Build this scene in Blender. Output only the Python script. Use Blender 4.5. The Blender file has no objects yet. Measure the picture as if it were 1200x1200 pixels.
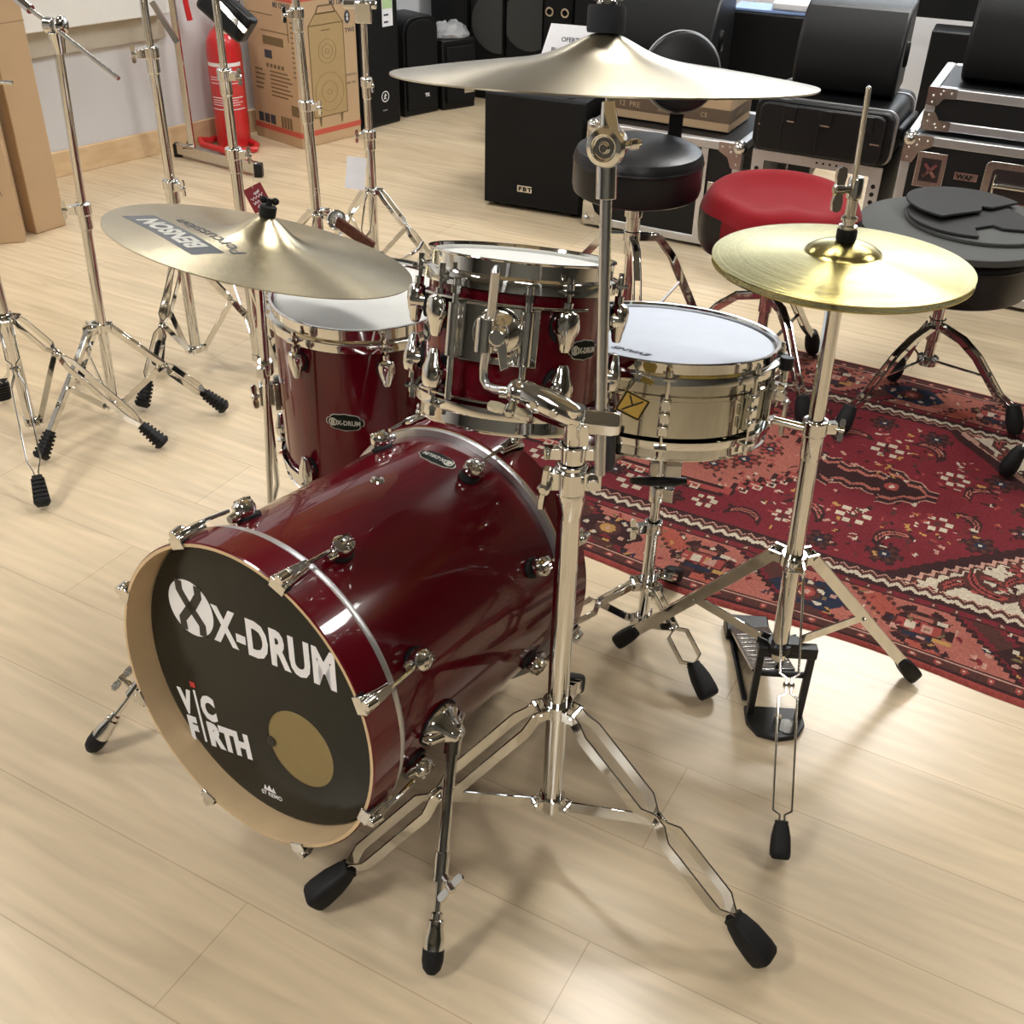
import bpy, math, random
import numpy as np
from mathutils import Vector as V, Matrix as MX
random.seed(7)
SC = bpy.context.scene
COL = SC.collection
PI = math.pi

# ------------------------------------------------------------------ helpers
def frame(o, z, x=None):
    z = V(z).normalized()
    if x is None:
        x = V((1, 0, 0)) if abs(z.x) < .8 else V((0, 1, 0))
    x = V(x); x = (x - z*x.dot(z)).normalized()
    y = z.cross(x)
    m = MX((x, y, z)).transposed().to_4x4(); m.translation = V(o)
    return m

class MB:
    def __init__(s): s.v = []; s.f = []
    def add(s, vs, fs, m=None):
        b = len(s.v)
        s.v += [(m @ V(p)) if m is not None else V(p) for p in vs]
        s.f += [[b+i for i in f] for f in fs]
        return s
    def lathe(s, prof, m=None, n=32, a0=0., a1=2*PI, sx=1., sy=1., sq=1.):
        full = abs(a1-a0-2*PI) < 1e-6
        k = n if full else n+1
        vs = []; fs = []; idx = []
        for r, h in prof:
            if r < 1e-7:
                idx.append([len(vs)]*k); vs.append((0, 0, h))
            else:
                row = []
                for i in range(k):
                    a = a0+(a1-a0)*i/n
                    ca, sa = math.cos(a), math.sin(a); row.append(len(vs)); vs.append((r*sx*math.copysign(abs(ca)**sq, ca), r*sy*math.copysign(abs(sa)**sq, sa), h))
                idx.append(row)
        for j in range(len(prof)-1):
            A, B = idx[j], idx[j+1]
            for i in range(n):
                i2 = (i+1) % k
                q = []
                for t in (A[i], A[i2], B[i2], B[i]):
                    if t not in q: q.append(t)
                if len(q) > 2: fs.append(q)
        return s.add(vs, fs, m)
    def tube(s, pts, r, n=12, caps=True):
        pts = [V(p) for p in pts]
        rs = r if isinstance(r, (list, tuple)) else [r]*len(pts)
        vs = []; fs = []; px = None
        for i, p in enumerate(pts):
            a = (pts[i]-pts[i-1]).normalized() if i else None
            b = (pts[i+1]-pts[i]).normalized() if i < len(pts)-1 else None
            t = (a or b) if (a is None or b is None) else (a+b)
            if t.length < 1e-6: t = b
            t = t.normalized()
            if px is None:
                px = t.orthogonal().normalized()
            px = (px - t*px.dot(t)).normalized()
            py = t.cross(px)
            sc = 1. if (a is None or b is None) else min(1.6, 1/max(.3, t.dot(a)))
            for k in range(n):
                c = 2*PI*k/n
                vs.append(p + (px*math.cos(c)+py*math.sin(c))*rs[i]*(sc if False else 1))
        for i in range(len(pts)-1):
            for k in range(n):
                k2 = (k+1) % n
                fs.append([i*n+k, i*n+k2, (i+1)*n+k2, (i+1)*n+k])
        if caps:
            fs.append(list(range(n))[::-1]); fs.append([(len(pts)-1)*n+k for k in range(n)])
        return s.add(vs, fs)
    def bar(s, pts, w, t, side):
        # rectangular strap swept along pts; w measured along 'side', t across it
        pts = [V(p) for p in pts]; vs = []; fs = []
        for i, p in enumerate(pts):
            d = V((0, 0, 0))
            if i: d += (pts[i]-pts[i-1]).normalized()
            if i < len(pts)-1: d += (pts[i+1]-pts[i]).normalized()
            d.normalize()
            sd = V(side); sd = (sd-d*sd.dot(d)).normalized(); u = d.cross(sd)
            for a, b in ((-1, -1), (1, -1), (1, 1), (-1, 1)):
                vs.append(p+sd*(a*w/2)+u*(b*t/2))
        for i in range(len(pts)-1):
            for k in range(4):
                k2 = (k+1) % 4
                fs.append([i*4+k, i*4+k2, i*4+4+k2, i*4+4+k])
        fs.append([3, 2, 1, 0]); e = (len(pts)-1)*4; fs.append([e, e+1, e+2, e+3])
        return s.add(vs, fs)
    def box(s, c, size, m=None):
        x, y, z = (q/2 for q in size); c = V(c)
        vs = [c+V((a*x, b*y, d*z)) for d in (-1, 1) for a, b in ((-1, -1), (1, -1), (1, 1), (-1, 1))]
        fs = [[3, 2, 1, 0], [4, 5, 6, 7]]+[[i, (i+1) % 4, 4+(i+1) % 4, 4+i] for i in range(4)]
        return s.add(vs, fs, m)
    def prism(s, poly, h0, h1, m=None):
        n = len(poly)
        vs = [(x, y, h0) for x, y in poly]+[(x, y, h1) for x, y in poly]
        fs = [list(range(n))[::-1], list(range(n, 2*n))]+[[i, (i+1) % n, n+(i+1) % n, n+i] for i in range(n)]
        return s.add(vs, fs, m)
    def ball(s, c, r, m=None, n=20, k=10, sc=(1, 1, 1)):
        prof = [(r*math.sin(PI*i/k), -r*math.cos(PI*i/k)) for i in range(k+1)]
        prof[0] = (0, -r); prof[-1] = (0, r)
        q = (m or MX.Translation(V(c))) @ MX.Diagonal((*sc, 1))
        return s.lathe(prof, q, n)
    def build(s, name, mat, parent=None, loc=None, bevel=0., angle=35, seg=2):
        root = parent
        while root is not None and root.parent is not None: root = root.parent
        o0 = V(root.location) if root is not None else V(loc or (0, 0, 0))
        me = bpy.data.meshes.new(name)
        me.from_pydata([tuple(p-o0) for p in s.v], [], s.f); me.update()
        if name.startswith('lettering') or name.endswith('print'): me.shade_flat()
        else: me.shade_smooth(); me.set_sharp_from_angle(angle=math.radians(angle))
        for m in (mat if isinstance(mat, (list, tuple)) else [mat]): me.materials.append(m)
        o = bpy.data.objects.new(name, me); COL.objects.link(o)
        if parent is not None: o.parent = parent
        else: o.location = o0
        if bevel:
            b = o.modifiers.new('Bevel', 'BEVEL'); b.width = bevel; b.segments = seg
            b.limit_method = 'ANGLE'; b.angle_limit = math.radians(40)
        return o

def tag(o, label=None, cat=None, group=None, kind=None):
    if label: o['label'] = label
    if cat: o['category'] = cat
    if group: o['group'] = group
    if kind: o['kind'] = kind
    return o
def thing(name, label, cat, loc, group=None):
    o = bpy.data.objects.new(name, None); COL.objects.link(o)
    o.location = V(loc); o.empty_display_size = .05
    return tag(o, label, cat, group)
def arc(c, r, a0, a1, n, m):
    return [m @ V((c[0]+r*math.cos(a0+(a1-a0)*i/n), c[1]+r*math.sin(a0+(a1-a0)*i/n), c[2])) for i in range(n+1)]
def lerp(a, b, t): return V(a)*(1-t)+V(b)*t

def text_geo(body, size, ext=.0005, fat=0., sx=1., shear=0., align='LEFT', gap=1.):
    c = bpy.data.curves.new('lettering', 'FONT'); c.body = body; c.size = size; c.extrude = ext
    c.offset = fat; c.shear = shear; c.align_x = align; c.resolution_u = 3; c.space_character = gap
    o = bpy.data.objects.new('lettering', c); COL.objects.link(o)
    bpy.context.view_layer.update()
    me = bpy.data.meshes.new_from_object(o)
    vs = [(p.co.x*sx, p.co.y, p.co.z) for p in me.vertices]; fs = [list(p.vertices) for p in me.polygons]
    bpy.data.objects.remove(o); bpy.data.curves.remove(c); bpy.data.meshes.remove(me)
    return vs, fs
def text(mb, body, size, m, **k):
    vs, fs = text_geo(body, size, **k); mb.add(vs, fs, m); return mb
def textw(body, size, **k):
    vs, _ = text_geo(body, size, **k)
    return min(p[0] for p in vs), max(p[0] for p in vs)

# ------------------------------------------------------------------ materials
def node_mat(name):
    m = bpy.data.materials.new(name); m.use_nodes = True
    nt = m.node_tree; b = nt.nodes['Principled BSDF']
    return m, nt, b
def mat(name, col, rough=.5, metal=0., coat=0., var=.06, nscale=30., bump=0., bscale=200., spec=None, sheen=0., trans=0., alpha=1.):
    m, nt, b = node_mat(name)
    N = nt.nodes; L = nt.links
    tc = N.new('ShaderNodeTexCoord'); no = N.new('ShaderNodeTexNoise')
    no.inputs['Scale'].default_value = nscale; no.inputs['Detail'].default_value = 3
    L.new(tc.outputs['Object'], no.inputs['Vector'])
    mr = N.new('ShaderNodeMapRange'); mr.inputs['To Min'].default_value = 1-var; mr.inputs['To Max'].default_value = 1+var
    L.new(no.outputs['Fac'], mr.inputs['Value'])
    hs = N.new('ShaderNodeHueSaturation'); hs.inputs['Color'].default_value = (*col, 1)
    L.new(mr.outputs['Result'], hs.inputs['Value']); L.new(hs.outputs['Color'], b.inputs['Base Color'])
    b.inputs['Roughness'].default_value = rough; b.inputs['Metallic'].default_value = metal
    b.inputs['Coat Weight'].default_value = coat; b.inputs['Coat Roughness'].default_value = .03
    if spec is not None: b.inputs['Specular IOR Level'].default_value = spec
    if sheen: b.inputs['Sheen Weight'].default_value = sheen
    if trans: b.inputs['Transmission Weight'].default_value = trans
    if alpha < 1: b.inputs['Alpha'].default_value = alpha
    if bump:
        n2 = N.new('ShaderNodeTexNoise'); n2.inputs['Scale'].default_value = bscale
        L.new(tc.outputs['Object'], n2.inputs['Vector'])
        bp = N.new('ShaderNodeBump'); bp.inputs['Strength'].default_value = bump; bp.inputs['Distance'].default_value = .002
        L.new(n2.outputs['Fac'], bp.inputs['Height']); L.new(bp.outputs['Normal'], b.inputs['Normal'])
    return m
def emit(name, col, st):
    m, nt, b = node_mat(name)
    b.inputs['Base Color'].default_value = (.9, .9, .9, 1)
    b.inputs['Emission Color'].default_value = (*col, 1); b.inputs['Emission Strength'].default_value = st
    return m

CHROME = mat('polished chrome', (.70, .695, .67), .06, 1., var=.03, nscale=12)
STEEL = mat('brushed steel', (.62, .61, .58), .22, 1., var=.08, nscale=60)
ZINC = mat('satin zinc thread', (.62, .62, .63), .26, 1., var=.1, nscale=90)
ALU = mat('aluminium extrusion', (.62, .62, .63), .38, .9, var=.08, nscale=40)
RED = mat('cherry red lacquer', (.092, .0012, .006), .2, 0., coat=.7, var=.18, nscale=9, spec=.15)
HOOPRED = mat('cherry red hoop lacquer', (.105, .0015, .007), .2, 0., coat=.7, spec=.15, var=.12, nscale=9)
MAPLE = mat('bare maple', (.62, .45, .26), .42, 0., var=.14, nscale=22)
RUBBER = mat('black rubber', (.007, .007, .0075), .6, spec=.3, bump=.15, bscale=250)
BLACKPLASTIC = mat('black plastic', (.006, .006, .0065), .38, spec=.35, bump=.1, bscale=300)
BLACKMETAL = mat('black powder coated metal', (.007, .007, .0075), .38, 0., spec=.35)
WHITEHEAD = mat('coated white drum head', (.70, .695, .66), .62, bump=.25, bscale=700)
COOLHEAD = mat('coated bluish white drum head', (.53, .57, .65), .5, bump=.2, bscale=700)
BLACKHEAD = mat('glossy black film head', (.015, .015, .0115), .2, 0., var=.05, spec=.22)
BLACKHEADRIM = mat('black head collar', (.006, .006, .006), .3)
TANFELT = mat('tan port disc', (.25, .185, .075), .6, var=.08, nscale=60)
WHITEPRINT = mat('white print', (.82, .82, .84), .5)
REDPRINT = mat('red print', (.5, .03, .03), .5)
GREYPRINT = mat('dark grey print', (.085, .09, .10), .42, .5)
SILVERPRINT = mat('silver print', (.55, .54, .48), .4, .5)
INKPRINT = mat('black ink print', (.05, .055, .07), .5)
FELT = mat('charcoal felt', (.03, .031, .034), .95, var=.25, nscale=400, bump=.5, bscale=900)
FOAM = mat('grey foam pad', (.07, .071, .068), .9, var=.15, nscale=300, bump=.3, bscale=800)
FOAMDARK = mat('dark foam pad', (.018, .018, .018), .85, var=.2, nscale=300, bump=.3, bscale=800)
VINYL = mat('black vinyl', (.007, .007, .008), .36, spec=.4, bump=.15, bscale=350)
VELOUR = mat('red velour', (.21, .007, .011), .95, var=.12, nscale=160, sheen=.08, spec=.15, bump=.25, bscale=500)
CARTON = mat('kraft cardboard', (.485, .335, .195), .75, var=.07, nscale=8, bump=.08, bscale=120)
CARTONDARK = mat('printed brown carton band', (.13, .085, .05), .7)
CARTONPRINT = mat('brown carton print', (.17, .115, .05), .75)
CARTONFACE = mat('kraft speaker drawing fill', (.40, .28, .13), .75)
CARTONRED = mat('red carton print', (.52, .09, .055), .7)
SPEAKER = mat('black speaker paint', (.0055, .0055, .006), .42, spec=.3, bump=.3, bscale=500)
GRILLE = mat('speaker grille', (.006, .006, .0062), .6, spec=.2, bump=.6, bscale=900)
GREYGRILLE = mat('grey speaker cone', (.045, .045, .043), .7, spec=.2, bump=.3, bscale=500)
CASEBLACK = mat('black laminate case panel', (.006, .006, .0065), .45, spec=.3, bump=.3, bscale=700)
EXTRED = mat('red extinguisher paint', (.56, .018, .022), .3, coat=.5)
PAPER = mat('white paper', (.82, .82, .85), .7)
REDTAG = mat('dark red hang tag', (.20, .01, .015), .5)
GOLD = mat('gold foil tag', (.62, .45, .12), .25, .7)
BLUEPAPER = mat('pale blue wrapping', (.30, .42, .72), .5)
STICKBLUE = mat('pale blue sticker', (.55, .68, .82), .5)
STICKGREEN = mat('pale green sticker', (.45, .62, .33), .5)
CLEARBAG = mat('crumpled clear plastic bag', (.75, .76, .78), .12, 0., trans=.55, bump=.8, bscale=60)
WALLPAINT = mat('grey white wall paint', (.66, .67, .70), .7, var=.03, nscale=4, bump=.08, bscale=160)
WHITEPAINT = mat('white ledge paint', (.82, .82, .80), .45, var=.02)
DARKWALL = mat('shop wall paint', (.13, .125, .11), .8)
CEILPAINT = mat('ceiling tile', (.20, .20, .19), .85, bump=.2, bscale=90)

SHELLMETAL = mat('dark nickel snare shell', (.50, .49, .43), .07, 1., var=.05, nscale=12)
BADGEFIELD = mat('black badge field', (.006, .008, .005), .7, spec=.15)
def cymbal_mat(name, c1, c2, rough, aniso=.8):
    m, nt, b = node_mat(name); N = nt.nodes; L = nt.links
    tc = N.new('ShaderNodeTexCoord')
    at = N.new('ShaderNodeAttribute'); at.attribute_name = 'radius'
    no = N.new('ShaderNodeTexNoise'); no.noise_dimensions = '1D'; no.inputs['Scale'].default_value = 1100; no.inputs['Detail'].default_value = 4
    L.new(at.outputs['Fac'], no.inputs['W'])
    n2 = N.new('ShaderNodeTexNoise'); n2.inputs['Scale'].default_value = 9; n2.inputs['Detail'].default_value = 4
    L.new(tc.outputs['Object'], n2.inputs['Vector'])
    mx = N.new('ShaderNodeMix'); mx.data_type = 'RGBA'
    mx.inputs['A'].default_value = (*c1, 1); mx.inputs['B'].default_value = (*c2, 1)
    ad = N.new('ShaderNodeMath'); ad.operation = 'MULTIPLY_ADD'; ad.inputs[1].default_value = .45
    L.new(no.outputs['Fac'], ad.inputs[0]); L.new(n2.outputs['Fac'], ad.inputs[2])
    sb = N.new('ShaderNodeMath'); sb.operation = 'SUBTRACT'; sb.inputs[1].default_value = .22; sb.use_clamp = True
    L.new(ad.outputs[0], sb.inputs[0]); L.new(sb.outputs[0], mx.inputs['Factor'])
    L.new(mx.outputs['Result'], b.inputs['Base Color'])
    b.inputs['Metallic'].default_value = 1.; b.inputs['Roughness'].default_value = rough
    bp = N.new('ShaderNodeBump'); bp.inputs['Strength'].default_value = .35; bp.inputs['Distance'].default_value = .0006
    L.new(no.outputs['Fac'], bp.inputs['Height']); L.new(bp.outputs['Normal'], b.inputs['Normal'])
    tg = N.new('ShaderNodeTangent'); tg.direction_type = 'RADIAL'; tg.axis = 'Z'; L.new(tg.outputs['Tangent'], b.inputs['Tangent'])
    b.inputs['Anisotropic'].default_value = aniso; b.inputs['Anisotropic Rotation'].default_value = .25
    return m
BRONZE = cymbal_mat('aged bronze cymbal', (.50, .42, .27), (.66, .58, .40), .27)
GREYBRONZE = cymbal_mat('greyish bronze cymbal', (.50, .44, .32), (.62, .56, .43), .3)
BRASS = cymbal_mat('golden hi-hat bronze', (.40, .33, .105), (.54, .455, .17), .2, .45)

def floor_mat():
    m, nt, b = node_mat('light maple laminate planks'); N = nt.nodes; L = nt.links
    tc = N.new('ShaderNodeTexCoord'); mp = N.new('ShaderNodeMapping'); mp.vector_type = 'POINT'
    mp.inputs['Rotation'].default_value = (0, 0, math.radians(28)); mp.inputs['Location'].default_value = (.35, -.152+.196*0, 0)
    L.new(tc.outputs['Object'], mp.inputs['Vector'])
    br = N.new('ShaderNodeTexBrick'); br.offset = .37; br.offset_frequency = 2
    br.inputs['Scale'].default_value = 1.; br.inputs['Brick Width'].default_value = 1.29; br.inputs['Row Height'].default_value = .196
    br.inputs['Mortar Size'].default_value = .0011; br.inputs['Mortar Smooth'].default_value = .2
    br.inputs['Color1'].default_value = (.675, .540, .365, 1); br.inputs['Color2'].default_value = (.625, .490, .320, 1)
    br.inputs['Mortar'].default_value = (.49, .37, .24, 1)
    L.new(mp.outputs['Vector'], br.inputs['Vector'])
    m2 = N.new('ShaderNodeMapping'); m2.inputs['Scale'].default_value = (1.1, 9., 1.)
    L.new(mp.outputs['Vector'], m2.inputs['Vector'])
    n1 = N.new('ShaderNodeTexNoise'); n1.inputs['Scale'].default_value = 2.3; n1.inputs['Detail'].default_value = 6; n1.inputs['Distortion'].default_value = 1.3
    L.new(m2.outputs['Vector'], n1.inputs['Vector'])
    wv = N.new('ShaderNodeTexWave'); wv.bands_direction = 'Y'; wv.inputs['Scale'].default_value = 1.1; wv.inputs['Distortion'].default_value = 9; wv.inputs['Detail'].default_value = 3; wv.inputs['Detail Scale'].default_value = .6
    L.new(m2.outputs['Vector'], wv.inputs['Vector'])
    r1 = N.new('ShaderNodeMapRange'); r1.inputs['From Min'].default_value = .3; r1.inputs['From Max'].default_value = .75; r1.inputs['To Min'].default_value = 1.07; r1.inputs['To Max'].default_value = .84
    L.new(n1.outputs['Fac'], r1.inputs['Value'])
    r2 = N.new('ShaderNodeMapRange'); r2.inputs['To Min'].default_value = .965; r2.inputs['To Max'].default_value = 1.02
    L.new(wv.outputs['Fac'], r2.inputs['Value'])
    mu = N.new('ShaderNodeMath'); mu.operation = 'MULTIPLY'; L.new(r1.outputs[0], mu.inputs[0]); L.new(r2.outputs[0], mu.inputs[1])
    hs = N.new('ShaderNodeHueSaturation'); L.new(br.outputs['Color'], hs.inputs['Color']); L.new(mu.outputs[0], hs.inputs['Value'])
    L.new(hs.outputs['Color'], b.inputs['Base Color'])
    b.inputs['Roughness'].default_value = .27; b.inputs['Specular IOR Level'].default_value = .5
    return m
def pine_mat():
    m, nt, b = node_mat('raw pine board'); N = nt.nodes; L = nt.links
    tc = N.new('ShaderNodeTexCoord'); mp = N.new('ShaderNodeMapping'); mp.inputs['Rotation'].default_value = (0, 0, math.radians(-49.5)); mp.inputs['Scale'].default_value = (1.2, 8, 14)
    L.new(tc.outputs['Object'], mp.inputs['Vector'])
    n1 = N.new('ShaderNodeTexNoise'); n1.inputs['Scale'].default_value = 2.; n1.inputs['Detail'].default_value = 5; L.new(mp.outputs['Vector'], n1.inputs['Vector'])
    cr = N.new('ShaderNodeValToRGB'); cr.color_ramp.elements[0].color = (.62, .43, .24, 1); cr.color_ramp.elements[1].color = (.74, .56, .35, 1)
    cr.color_ramp.elements[0].position = .3; cr.color_ramp.elements[1].position = .7
    L.new(n1.outputs['Fac'], cr.inputs['Fac'])
    vo = N.new('ShaderNodeTexVoronoi'); vo.inputs['Scale'].default_value = 5.; L.new(tc.outputs['Object'], vo.inputs['Vector'])
    kr = N.new('ShaderNodeMapRange'); kr.inputs['From Min'].default_value = .06; kr.inputs['From Max'].default_value = .1; L.new(vo.outputs['Distance'], kr.inputs['Value'])
    mx = N.new('ShaderNodeMix'); mx.data_type = 'RGBA'; mx.inputs['A'].default_value = (.13, .06, .025, 1)
    L.new(kr.outputs[0], mx.inputs['Factor']); L.new(cr.outputs['Color'], mx.inputs['B']); L.new(mx.outputs['Result'], b.inputs['Base Color'])
    b.inputs['Roughness'].default_value = .6
    return m
FLOOR = floor_mat(); PINE = pine_mat()

# ------------------------------------------------------------------ the room
def quad(name, pts, m):
    mb = MB(); mb.add(pts, [list(range(len(pts)))]); return tag(mb.build(name, m), kind='structure')
CEIL = 2.75
corner = V((-.085, 6.65)); dl = V((.648, .762)); db = V((.905, -.425))
pl = corner - dl*12.5; pr = corner + db*7.5
pf0 = V((pl.x, -3.2)); pf1 = V((pr.x, -3.2))
outline = [pl, corner, pr, pf1, pf0]
def slab(name, z0, z1, m):
    mb = MB(); mb.prism([(p.x, p.y) for p in outline][::-1], z0, z1); return tag(mb.build(name, m), kind='structure')
slab('floor', -.1, 0, FLOOR)
slab('ceiling', CEIL, CEIL+.1, CEILPAINT)
def wall(name, a, b, m, out):
    mb = MB(); o = V(out)*.12
    mb.prism([(a.x, a.y), (b.x, b.y), (b.x+o.x, b.y+o.y), (a.x+o.x, a.y+o.y)], 0, CEIL); return tag(mb.build(name, m), kind='structure')
nl = V((-.762, .648)); nb = V((.425, .905))
wall('wall_left', pl, corner, WALLPAINT, nl)
wall('wall_back', corner, pr, WALLPAINT, nb)
wall('wall_right', pr, pf1, DARKWALL, (1, 0))
wall('wall_front', pf1, pf0, DARKWALL, (0, -1))
wall('wall_near', pf0, pl, DARKWALL, (-1, 0))
# pine skirting board and the white ledge along the left wall
def wallrun(name, s0, s1, z0, z1, d, m, bevel=0):
    a = corner-dl*s0; b = corner-dl*s1; i = -nl*d; e = -nl*.001
    mb = MB(); mb.prism([(a.x+e.x, a.y+e.y), (b.x+e.x, b.y+e.y), (b.x+i.x, b.y+i.y), (a.x+i.x, a.y+i.y)], z0, z1)
    return tag(mb.build(name, m, bevel=bevel), kind='structure')
wallrun('baseboard_left', .0, 8, 0, .098, .022, PINE, .002)
wallrun('trim_1', 2.23, 8, 0.564, 0.564+.16, .09, WHITEPAINT, .004)
wallrun('ledge_shade', 2.23, 8, 0.564-.10, 0.564-.0005, .03, mat('beige shade under ledge', (.50, .46, .38), .6), 0)  # beige strip: the ledge's shadow on the wall, put into colour

# a high window in the back wall, above everything the picture shows
def wallm(s, z, d=0.):
    p = corner+db*s-nb*d
    m = MX((V((db.x, db.y, 0)), V((0, 0, 1)), V((-nb.x, -nb.y, 0)))).transposed().to_4x4(); m.translation = V((p.x, p.y, z)); return m
wm_ = wallm(2.0, 1.75)
mb = MB(); WW, WH = 1.9, .95
for q in (-1, 0, 1): mb.box((q*WW/2, 0, .03), (.06, WH+.06, .06), wm_)
for q in (-1, 1): mb.box((0, q*WH/2, .03), (WW, .06, .06), wm_)
wf = tag(mb.build('window_1', WHITEPAINT), kind='structure')
mb = MB(); mb.box((0, 0, .012), (WW, WH, .006), wm_); tag(mb.build('window_pane', emit('daylight behind frosted pane', (.72, .86, 1.), 3.2), wf), kind='structure')
# ceiling lamps: recessed square panels
LAMP = emit('lamp diffuser', (1., .985, .95), 38.0)
def ceiling_lamp(x, y, w, d, lab, yaw=-.47):
    t = thing('ceiling_light', lab, 'ceiling light', (x, y, CEIL), 'ceiling light panels')
    m = MX.Translation((x, y, CEIL)) @ MX.Rotation(yaw, 4, 'Z')
    mb = MB()
    for sx, sy, ww, dd in ((0, d/2, w+.06, .03), (0, -d/2, w+.06, .03), (w/2, 0, .03, d), (-w/2, 0, .03, d)):
        mb.box((sx, sy, -.012), (ww, dd, .024), m)
    mb.build('frame', WHITEPAINT, t)
    MB().box((0, 0, -.006), (w-.02, d-.02, .01), m).build('diffuser', LAMP, t)
for x, y, lw, ld in [(-2.6, 0.1, 0.6, 1.2), (-2.6, 2.6, 0.6, 0.45), (0.3, -1.5, 1.2, 0.42), (2.6, 2.2, 0.6, 0.6), (1.8, 4.6, 1.2, 0.6), (0.45, 2.5, 0.9, 0.4), (-1.2, 4.6, 0.6, 0.4)]:  # the panel behind the camera is an added, unseen fill for the foreground
    ceiling_lamp(x, y, lw, ld, 'white ceiling lamp panel lighting the shop floor')
# ------------------------------------------------------------------ shared drum hardware
def wing(mb, p, ax, up, s=.02):
    """wing screw: short barrel along ax with two petals along +-up"""
    p = V(p); ax = V(ax).normalized(); up = V(up); up = (up-ax*up.dot(ax)).normalized()
    m = frame(p, ax, up)
    mb.lathe([(0, 0), (s*.22, 0), (s*.22, s*.5), (s*.34, s*.55), (s*.34, s*1.05), (s*.2, s*1.15), (0, s*1.15)], m, 14)
    for q in (1, -1):
        pts = [(.2, -.28), (.75, -.42), (1.2, -.34), (1.32, 0), (1.2, .34), (.75, .42), (.2, .28)]
        poly = [(x*s*q, y*s) for x, y in pts]
        if q < 0: poly = poly[::-1]
        mm = frame(p+ax*(s*.8), up.cross(ax), up)
        mb.prism([(x, y*.8) for x, y in poly], -s*.13, s*.13, mm)
def foot_lathe(ribbed, s=1.):
    if not ribbed:
        return [(0, -.009*s), (.0150*s, -.009*s), (.0178*s, -.005*s), (.0185*s, .006*s), (.0172*s, .030*s), (.0135*s, .050*s), (.0118*s, .054*s), (.0118*s, .059*s), (0, .059*s)]
    pr = [(0, -.006*s), (.012*s, -.005*s)]
    for i in range(6):
        h = .002+.0098*i; r = .0175-.0007*i
        pr += [(r*s, h*s), (r*s, (h+.0052)*s), ((r-.004)*s, (h+.0056)*s), ((r-.004)*s, (h+.0096)*s)]
    return pr+[(.011*s, .063*s), (0, .063*s)]
def tri_leg(root, a, foot, style, joint=.5, hub=None, wl=.030, w=.015, t=.003, ribbed=False, fs=1., metal=None, bend=None, brace_w=.014):
    """one tripod leg: strap(s) from a to a rubber foot standing at 'foot' (floor x,y[,z])"""
    metal = metal or CHROME
    a = V(a); z0 = foot[2] if len(foot) > 2 else 0.
    tip = V((foot[0], foot[1], z0+.0185*fs))
    src = V(bend) if bend is not None else a
    d = (tip-src).normalized(); side = d.cross(V((0, 0, 1))).normalized(); nrm = side.cross(d)
    e = tip-d*.055*fs
    mb = MB()
    j = lerp(src, e, joint)
    if style == 'single':
        pts = [a]+([V(bend)] if bend is not None else [])+[e]
        for q in (1, -1): mb.bar([p+side*(q*.0058) for p in pts], w, t*.8, nrm)
        mb.bar([p for p in pts], w*.9, .009, nrm) if False else None
        mb.bar([p+nrm*(w*.5) for p in pts], t*.8, .0125, nrm)
    else:
        def strap(q, p0, p1, o0, o1, k=.12, lw=wl):
            L = p1-p0
            P = [p0+side*(q*o0), p0+L*.06+side*(q*o0), p0+L*k+side*(q*lw/2), p1-L*k+side*(q*lw/2), p1-L*.06+side*(q*o1), p1+side*(q*o1)]
            mb.bar(P, w, t, nrm)
        if style == 'double':
            for q in (1, -1):
                strap(q, a, j, .011, .0045, .17); strap(q, j, e, .0045, .005, .17)
        elif style == 'half':      # single upper strap, fork below the joint
            for q in (1, -1):
                mb.bar([a+side*(q*.007), j+side*(q*.0055)], w, t, nrm); strap(q, j, e, .0045, .005, .18, wl*1.25)
        elif style == 'wire':      # slim fork
            for q in (1, -1):
                strap(q, a, j, .015, .004, .10, wl); strap(q, j, e, .004, .004, .09, wl)
        mb.tube([j-side*.009, j+side*.009], .0045, 10)
    leg = mb.build('leg', metal, root, bevel=.0006, seg=1)
    fb = MB(); fb.lathe(foot_lathe(ribbed, fs), frame(tip, (e-tip), side), 24, sx=1.0, sy=.88, sq=.5)
    fb.build('rubber_foot', RUBBER, leg)
    if hub is not None:
        hub = V(hub); b = MB(); s2 = side
        jj = j-nrm*.002
        b.bar([hub, lerp(hub, jj, .12), jj], brace_w, .003, nrm if False else d.cross(s2))
        b.tube([jj-s2*.011, jj+s2*.011], .0035, 8)
        b.build('brace', metal, root, bevel=.0005, seg=1)
    return leg
def ring(mb, c, r0, r1, h, m=None, n=28):
    mb.lathe([(r0, -h/2), (r1-.001, -h/2), (r1, -h/2+.001), (r1, h/2-.001), (r1-.001, h/2), (r0, h/2)], m or MX.Translation(V(c)), n)
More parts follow.
